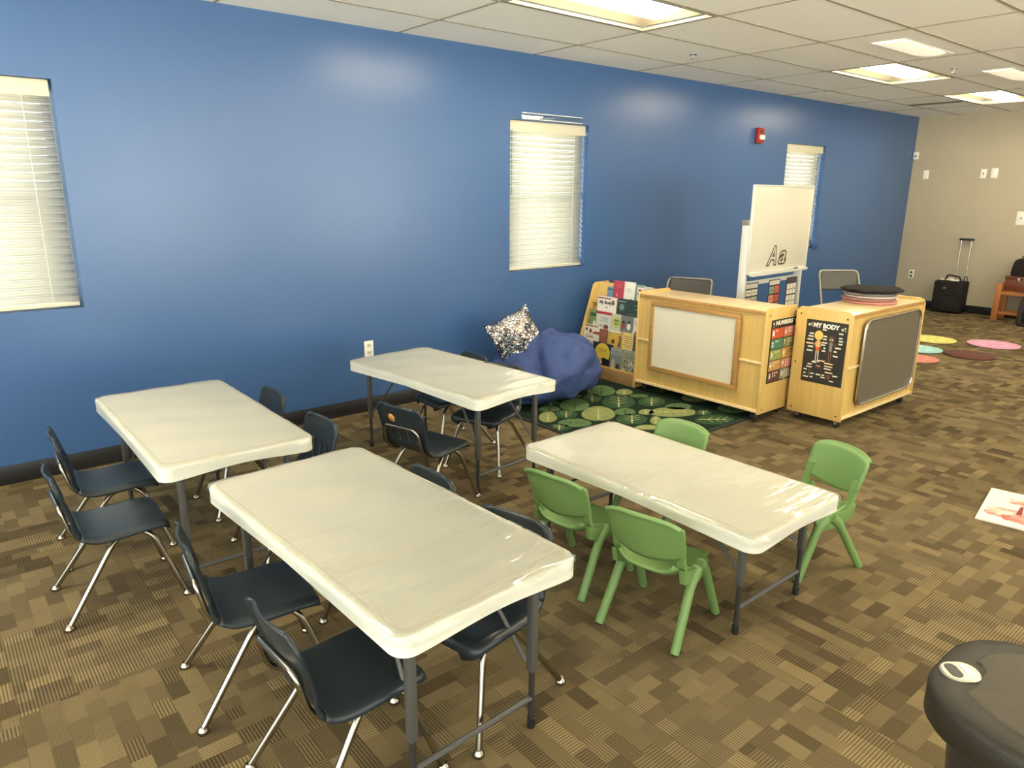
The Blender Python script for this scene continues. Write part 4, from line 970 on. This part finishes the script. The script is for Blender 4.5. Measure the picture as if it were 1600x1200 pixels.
f.disc(.118, .118, .026, (92, 50, 40), 2, .016); f.disc(.112, .124, .004, wt, 3); f.disc(.126, .122, .004, wt, 3); f.poly([(.050, .045), (.060, .045), (.064, .092), (.054, .090)], (96, 84, 64), 2); f.poly([(.190, .035), (.182, .072), (.214, .074), (.205, .040)], (110, 72, 66), 2)
o = f.build('body_poster', (4.7385, 2.512, .302), (0, -1, 0), (0, 0, 1)); tag(o, 'black MY BODY poster with two cartoon children on the right cabinet end', 'poster')

# round seat pads stacked on F
pads = [(.188, .022, rgb(196, 132, 122), 'pink round seat pad at the bottom of the stack on the right cabinet'), (.186, .018, rgb(150, 110, 104), 'dusky rose round seat pad second from the bottom of the cabinet stack'),
        (.182, .018, rgb(200, 184, 176), 'pale pink round seat pad in the middle of the cabinet stack'), (.184, .018, rgb(120, 112, 108), 'grey round seat pad with white edge under the black one')]
z = .8035; px_, py_ = 5.46, 2.43
for k, (r_, h, c, lb) in enumerate(pads):
    t = MB().lathe([(r_ * .96, 0), (r_, .005), (r_, h - .005), (r_ * .95, h)], n=40).build('seat_pad', mat('pad_cloth_%d' % k, c, .9, noise=.1, nscale=60, bump=.3, bscale=200))
    t.location = (px_ + (.006, -.008, .01, 0)[k], py_ + (0, .006, -.004, .004)[k], z); tag(t, lb, 'seat pad', 'round seat pads stacked on the cabinet'); z += h + .0008
random.seed(8)
def fl(u, v):
    th = 2 * math.pi * u; r_ = .205 * (1 + .03 * math.sin(5 * th)); rr = r_ * math.sin(math.pi * v) ** .55; zz = .026 * (1 - math.cos(math.pi * v)) / 2 * 1.3
    return (rr * math.cos(th) * (1.12 if math.cos(th) > 0 else 1), rr * math.sin(th), zz + .003 * math.sin(th * 9) * math.sin(math.pi * v))
mb = MB().grid(fl, 60, 14); bmesh.ops.remove_doubles(mb.bm, verts=list(mb.bm.verts), dist=.0006)
o = mb.build('seat_pad', M['fblack'], angle=180); o.location = (px_ + .005, py_, z); o.rotation_euler = (0, 0, R(-38))
tag(o, 'shaggy black round seat pad on top of the cabinet stack', 'seat pad', 'round seat pads stacked on the cabinet')

# sit spots on the carpet
def spot(x, y, r_, c, lb, ragged=.0):
    random.seed(int(x * 100)); n = 48
    pts = [(r_ * (1 + random.uniform(-ragged, ragged)) * math.cos(2 * math.pi * k / n), r_ * (1 + random.uniform(-ragged, ragged)) * math.sin(2 * math.pi * k / n)) for k in range(n)]
    mb = MB(); mb.mi = 1; mb.prism([(p[0] * 1.02, p[1] * 1.02) for p in pts], 'Z', .0005, .006); mb.mi = 0; mb.prism(pts, 'Z', .0062, .013, .003)
    for k in range(8 if ragged == 0 else 0):
        a = 2 * math.pi * k / 8 + .3; mb.mi = 2
        f = mb.bm.faces.new([mb.bm.verts.new((r_ * .5 * math.cos(a) + r_ * .22 * math.cos(a + q) , r_ * .5 * math.sin(a) + r_ * .10 * math.sin(a + q), .0136)) for q in (0, 1.2, 2.4, 3.6, 4.8)]); f.material_index = 2
    o = mb.build('floor_spot', [mat('spot', rgb(*c), .95, noise=.12, nscale=60), mat('spot_edge', rgb(60, 50, 40), .9), mat('spot_print', rgb(*[min(255, int(v * 1.12)) for v in c]), .95)], angle=60)
    o.location = (x, y, 0); tag(o, lb, 'floor cushion', 'round floor spots on the carpet')
spot(8.70, 3.115, .235, (204, 196, 110), 'yellow round floor spot beyond the right cabinet')
spot(8.04, 2.990, .215, (150, 196, 190), 'pale aqua round floor spot close behind the right cabinet')
spot(8.93, 2.585, .250, (200, 146, 170), 'pink round floor spot nearest the suitcase side')
spot(8.13, 2.545, .225, (86, 48, 38), 'shaggy dark brown round floor spot', .03)
spot(7.53, 2.815, .20, (190, 120, 104), 'coral round floor spot mostly hidden by the right cabinet')

# ------------------------------------------------------------------ easel with whiteboard and hanging charts
def easel():
    t = thing('easel', 'tall white easel with whiteboard and hanging charts behind the cabinets', 'easel', (5.205, 3.34, 0), 3.5)
    Wd = .965
    for x in (0.0, Wd):
        MB().box(x - .015, x + .015, -.02, .045, .02, 1.375, .003).build('post', M['easel'], t)
        MB().box(x - .018, x + .018, -.24, .26, .0, .035, .005).build('foot', M['grey_metal'], t)
        MB().box(x - .02, x + .02, -.024, .05, 1.33, 1.375, .003).build('post_clamp', M['grey_metal'], t)
    MB().box(.0, Wd, .005, .025, .84, .875, .002).build('chart_rail', M['easel'], t)
    MB().box(.0, Wd, .005, .025, .20, .23, .002).build('lower_rail', M['easel'], t)
    wb = MB().box(-.012, Wd + .022, -.040, -.026, .950, 1.635, .001).build('whiteboard', mat('easel_board', rgb(204, 200, 182), .25), t)
    f = MB(); f.box(-.022, -.008, -.044, -.022, .940, 1.645, .002); f.box(Wd + .018, Wd + .032, -.044, -.022, .940, 1.645, .002); f.box(-.008, Wd + .018, -.044, -.022, 1.632, 1.645, .002); f.box(-.008, Wd + .018, -.044, -.022, .940, .953, .002)
    f.build('board_frame', M['oak'] if False else M['easel'], wb)
    MB().box(.0, Wd - .03, -.085, -.040, .927, .939, .002).box(.0, Wd - .03, -.088, -.084, .927, .949, .001).build('marker_tray', M['easel'], t)
    # outlined letters drawn on the board
    lt = Flat(.001, .001, (232, 229, 214), .0001)
    lt.text('A', .0, .0, .175, .170, (70, 56, 40), 1, .03, .32, .028); lt.text('a', .200, .0, .150, .125, (70, 56, 40), 1, .03, .32, .03)
    lt.build('drawn_letters', (.265, -.0412, .990), (1, 0, 0), (0, 0, 1), wb)['label'] = 'large outlined letters Aa'
    return t
ez = easel()
for k, (x, c) in enumerate(((.74, (30, 30, 32)), (.80, (215, 212, 205)))):
    o = MB().tube([(0, 0, 0), (.055 if k == 0 else .10, 0, 0)], .008, 10).build('marker', fcol(c))
    o.matrix_world = Matrix.Translation((5.205, 3.34, 0)) @ Matrix.Rotation(R(3.5), 4, 'Z') @ Matrix.Translation((x, -.062, .9475)); tag(o, ('short black whiteboard marker' if k == 0 else 'white marker') + ' lying on the easel tray', 'marker', 'markers on the easel tray')
def chart(x, w_, title, rows, lb, headc):
    f = Flat(w_, .56, (38, 36, 40), .002); y = .56 - .045
    f.rect(.008, y, w_ - .016, .038, headc, 1)
    n = rows[0]
    for k, c in enumerate(rows[1]):
        y -= rows[2]
        for q in range(n):
            cw = (w_ - .012 - .006 * n) / n; f.rect(.009 + q * (cw + .006), y, cw, rows[2] - .012, c[q % len(c)], 1)
            f.rect(.009 + q * (cw + .006) + cw * .2, y + rows[2] * .35, cw * .6, rows[2] * .12, (120, 110, 100), 2)
    o = f.build('hanging_chart', (x, .0005, .30), (1, 0, 0), (0, 0, 1), pre=Matrix.Translation((5.205, 3.34, 0)) @ Matrix.Rotation(R(3.5), 4, 'Z'))
    tag(o, lb, 'chart', 'pocket charts on the easel')
wht = (222, 216, 200)
chart(.045, .205, '', (2, [[wht], [(190, 196, 186)], [(206, 112, 84)], [(222, 176, 100)], [(150, 170, 110)], [wht]], .062), 'hanging chart with orange and white strips, left on the easel', (200, 196, 184))
chart(.435, .195, '', (2, [[(120, 160, 140), (206, 96, 70)], [(210, 150, 130), (200, 80, 56)], [(150, 170, 110), (196, 150, 110)], [(206, 176, 100), (214, 120, 66)], [wht], [wht]], .075), 'hanging chart with red, green and orange squares, centre of the easel', (210, 204, 190))
chart(.755, .185, '', (3, [[wht], [wht], [wht], [wht]], .105), 'hanging black and white calendar chart, right on the easel', (70, 66, 60))

# ------------------------------------------------------------------ folding chairs behind the cabinets
def fold_chair():
    t = thing('folding_chair', '', 'chair')       # faces +x
    for s in (-1, 1):
        MB().tube([(.20, s * .215, .01), (-.06, s * .205, .50), (-.20, s * .200, .79)], .0115, 10).build('front_frame', M['grey_metal'], t)
        MB().tube([(-.22, s * .190, .01), (.12, s * .188, .44)], .0105, 10).build('leg', M['grey_metal'], t)
    MB().tube([(-.195, -.200, .78), (-.212, -.19, .815), (-.214, -.15, .822), (-.214, .15, .822), (-.212, .19, .815), (-.195, .200, .78)], .0115, 10, bend=.03).build('top_rail', M['grey_metal'], t)
    def bk(u, v):
        U_ = -1 + 2 * u; return (-.155 - .055 * v - .018 * (1 - U_ * U_), U_ * (.190 - .012 * max(0, (v - .85) / .15) ** 2), .63 + .19 * v)
    MB().grid(bk, 14, 10).build('backrest', M['grey_pad'], t, solid=.022, angle=60)
    MB().prism(rrect(-.17, .20, -.185, .185, .06), 'Z', .425, .462, .012, 3).build('seat', M['grey_pad'], t)
    MB().tube([(.14, -.21, .13), (.14, .21, .13)], .008, 8).tube([(-.16, -.19, .09), (-.16, .19, .09)], .008, 8).build('crossbar', M['grey_metal'], t)
    return t
fc = fold_chair()
place(fc, True, (5.28, 3.98, 0), 203, 'grey padded folding chair behind the left cabinet, only its back showing', 'folding chairs')
place(fc, False, (7.15, 3.42, 0), 232, 'grey padded folding chair behind the right cabinet and its stack of pads', 'folding chairs')

# ------------------------------------------------------------------ things by the tan wall
t = thing('rolling_case', 'black rolling case with raised telescopic handle by the tan wall', 'suitcase', (10.985, 3.800, 0), 4)
MB().box(-.135, .135, -.175, .185, .025, .435, .018).build('body', M['fblack'], t)
MB().box(-.142, -.134, -.150, .160, .06, .25, .01).build('front_pocket', M['fblack'], t)
for y in (-.12, .0): MB().tube([(.11, y, .43), (.115, y, .98)], .006, 8).build('handle_rod', M['steel'], t)
MB().box(.095, .135, -.150, .030, .975, 1.005, .012).build('handle_grip', M['rubber'], t)
MB().tube([(-.02, -.10, .432), (-.03, -.09, .495), (-.03, .06, .515), (-.02, .09, .432)], .012, 8, bend=.03).build('carry_handle', M['rubber'], t)
MB().tube([(.03, -.165, .432), (.03, -.168, .50), (.03, -.125, .50), (.03, -.13, .432)], .005, 8, bend=.03).build('side_loop', M['rubber'], t)
random.seed(2)
mb = MB()
for k in range(9): a = random.uniform(-.10, .10); mb.box(-.08 + random.uniform(0, .08), -.03 + random.uniform(0, .08), a, a + .06, .437, .452 + random.uniform(0, .02), .006)
mb.build('crumpled_tags', M['paper'], t)
for y in (-.13, .14): MB().tube([(.12, y - .012, .03), (.12, y + .012, .03)], .03, 16).build('wheel', M['rubber'], t)
MB().box(-.137, -.134, .03, .07, .33, .36).build('badge', M['steel'], t)

t = thing('wooden_stand', 'small light brown wooden stand by the tan wall, at the photo edge', 'stand', (10.90, 3.00, 0), 0)
for x in (-.13, .13):
    for y in (-.17, .17):
        lean = .01; MB().box(x - .025, x + .025, y - .035, y + .035, 0, .475 if y > 0 else .475, .004).build('leg', M['pine'], t)
for x in (-.13, .13):
    for z in (.085, .335): MB().box(x - .012, x + .012, -.135, .135, z, z + .035, .003).build('rail', M['pine'], t)
MB().box(-.115, .115, -.135, .135, .372, .384, .002).build('shelf', M['pine'], t)
t = thing('wooden_box', 'reddish brown wooden box with brass clasp on the small stand', 'box', (10.90, 3.00, .3845), 0)
MB().box(-.10, .10, -.128, .128, 0, .155, .004).build('body', M['darkwood'], t); MB().box(-.105, .105, -.132, .132, .156, .190, .004).build('lid', M['darkwood'], t)
MB().box(-.112, -.104, -.03, -.005, .115, .175, .002).build('clasp', M['brass'] if False else M['steel'], t)
t = thing('black_bag', 'black bag resting on top of the brown wooden box', 'bag', (10.93, 2.945, .5755), 0)
MB().loft([[(x, y, z) for x, y in rrect(-.10 * s, .10 * s, -.15 * s, .15 * s, .03 * s, 4)] for z, s in ((0, .95), (.03, 1.02), (.12, .98), (.19, .88), (.215, .70))]).build('body', M['fblack'], t, angle=70)
MB().tube([(-.03, -.07, .20), (-.03, -.06, .26), (-.03, .06, .26), (-.03, .07, .20)], .007, 8, bend=.03).build('handle', M['rubber'], t)
t = thing('backpack', 'dark backpack slumped in front of the wooden stand', 'bag', (10.60, 2.70, 0), 10)
MB().loft([[(x, y, z) for x, y in rrect(-.12 * s, .12 * s, -.16 * s, .16 * s, .05 * s, 4)] for z, s in ((0, .9), (.04, 1.03), (.2, 1), (.36, .86), (.43, .55))]).build('body', mat('charcoal_cloth', rgb(52, 48, 46), .9, noise=.2, nscale=20), t, angle=70)
MB().box(-.145, -.115, -.10, .10, .05, .22, .02).build('pocket', M['fblack'], t)

# ------------------------------------------------------------------ painting on the floor
f = Flat(.50, .50, (226, 222, 205), .009, .8)
random.seed(4)
def pm(name, c1, c2, th0, th1, sc):
    mt = bpy.data.materials.new(name); mt.use_nodes = True; nt = mt.node_tree; b = nt.nodes['Principled BSDF']; tc = nt.nodes.new('ShaderNodeTexCoord')
    n = nt.nodes.new('ShaderNodeTexNoise'); n.inputs['Scale'].default_value = sc; n.inputs['Detail'].default_value = 6; nt.links.new(tc.outputs['Object'], n.inputs[0])
    r = nt.nodes.new('ShaderNodeValToRGB'); r.color_ramp.elements[0].position = th0; r.color_ramp.elements[1].position = th1; r.color_ramp.elements[0].color = (*rgb(*c1), 1); r.color_ramp.elements[1].color = (*rgb(*c2), 1)
    nt.links.new(n.outputs[0], r.inputs[0]); nt.links.new(r.outputs[0], b.inputs['Base Color']); b.inputs['Roughness'].default_value = .5; return mt
def blob(cx, cy, rx, ry, mm, layer, jit=.12, n=40):
    pts = []
    for k in range(n):
        q = 1 + random.uniform(-jit, jit); pts.append((min(.488, cx + rx * q * math.cos(2 * math.pi * k / n)), cy + ry * q * math.sin(2 * math.pi * k / n)))
    f.poly(pts, mm, layer)
blob(.24, .15, .22, .10, pm('pink_wash', (226, 208, 190), (214, 110, 104), .35, .60, 10), 1)
blob(.26, .11, .17, .06, pm('red_wash', (208, 86, 80), (222, 150, 136), .40, .65, 12), 2)
blob(.25, .36, .15, .09, pm('canopy_wash', (222, 210, 190), (186, 110, 100), .40, .60, 22), 2)
blob(.27, .38, .10, .05, pm('canopy_dark', (216, 170, 150), (140, 70, 66), .40, .62, 40), 3)
f.poly([(.150, .17), (.175, .17), (.171, .30), (.157, .30)], (130, 50, 50), 3)
for k in range(6): f.poly([(.165, .26), (.171, .262), (.22 + .02 * k, .33 + .01 * k), (.215 + .02 * k, .334 + .01 * k)], (140, 66, 62), 4)
for (x, y) in ((.24, .09), (.30, .07), (.36, .065)): f.disc(x, y, .022, (236, 222, 205), 4, .005)
o = f.build('painting', (3.931, 1.080, .0105), (-.0 + .045 * 1.0, -.2, 0), (.496, .056, 0)); tag(o, 'white canvas with a red and pink tree painting lying on the carpet', 'painting')

# ------------------------------------------------------------------ trash can, bottom right
t = thing('trash_can', 'large dark grey trash can with domed lid and silver latch, bottom right', 'trash can', (1.560, .108, 0), 0)
def sup(hx_, hy_, p=3.2, n=56):
    out = []
    for k in range(n):
        a = 2 * math.pi * k / n; c, s = math.cos(a), math.sin(a)
        out.append((hx_ * math.copysign(abs(c) ** (2 / p), c), hy_ * math.copysign(abs(s) ** (2 / p), s)))
    return out
S = .62
MB().loft([[(x, y, z) for x, y in sup(a, b)] for a, b, z in ((.130, .235, 0), (.135, .242, .01), (.172, .286, S - .090), (.174, .288, S - .062))]).build('bin', M['trash_body'], t, angle=60)
MB().loft([[(x, y, z) for x, y in sup(a, b)] for a, b, z in ((.178, .292, S - .082), (.184, .298, S - .080), (.184, .298, S - .066), (.176, .290, S - .064))]).build('rim_band', M['trash_top'], t)
lid = MB().loft([[(x, y, z) for x, y in sup(a, b, 2.9)] for a, b, z in ((.200, .316, S - .058), (.210, .329, S - .060), (.216, .335, S - .050), (.216, .335, S + .002), (.212, .331, S + .012), (.203, .322, S + .017), (.182, .300, S + .020))]).build('lid', M['trash'], t, angle=50)
# raised inset with a scoop taken out of it around the latch
pts = []
for (x, y) in sup(.164, .280, 2.9, 120):
    d = math.hypot(x + .042, y - .283)
    if d < .062: k = .062 / max(d, .01); x, y = -.042 + (x + .042) * k, .283 + (y - .283) * k
    if y > .283 and abs(x + .042) < .062: y = .283 - math.sqrt(max(0, .062 ** 2 - (x + .042) ** 2))
    pts.append((x, y))
MB().loft([[(x * q, y * q2, z) for x, y in pts] for q, q2, z in ((1.03, 1.015, S + .0195), (1.0, 1.0, S + .014), (.97, .985, S + .021), (.94, .965, S + .0235))]).build('lid_inset', M['trash_top'], lid, angle=70)
lt = thing('latch', '', 'x'); del lt['category']; del lt['label']
bpy.data.objects.remove(lt)
o = MB().loft([[(x, y, z) for x, y in rrect(-a, a, -b, b, min(a, b) * .95, 6)] for a, b, z in ((.038, .032, S + .012), (.038, .032, S + .023), (.035, .029, S + .026))]).build('latch', M['badge'], lid); o['label'] = 'silver oval latch'; o.location = (-.046, .283, 0); o.rotation_euler = (0, 0, R(-40))
MB().loft([[(-.014 + x, y, z) for x, y in rrect(-.012, .012, -.022, .022, .011, 5)] for z in (S + .0255, S + .0270)]).build('latch_recess', M['trash_body'], o)
MB().box(.006, .018, -.019, .019, S + .0262, S + .0275).build('latch_label', M['white_pl'], o)
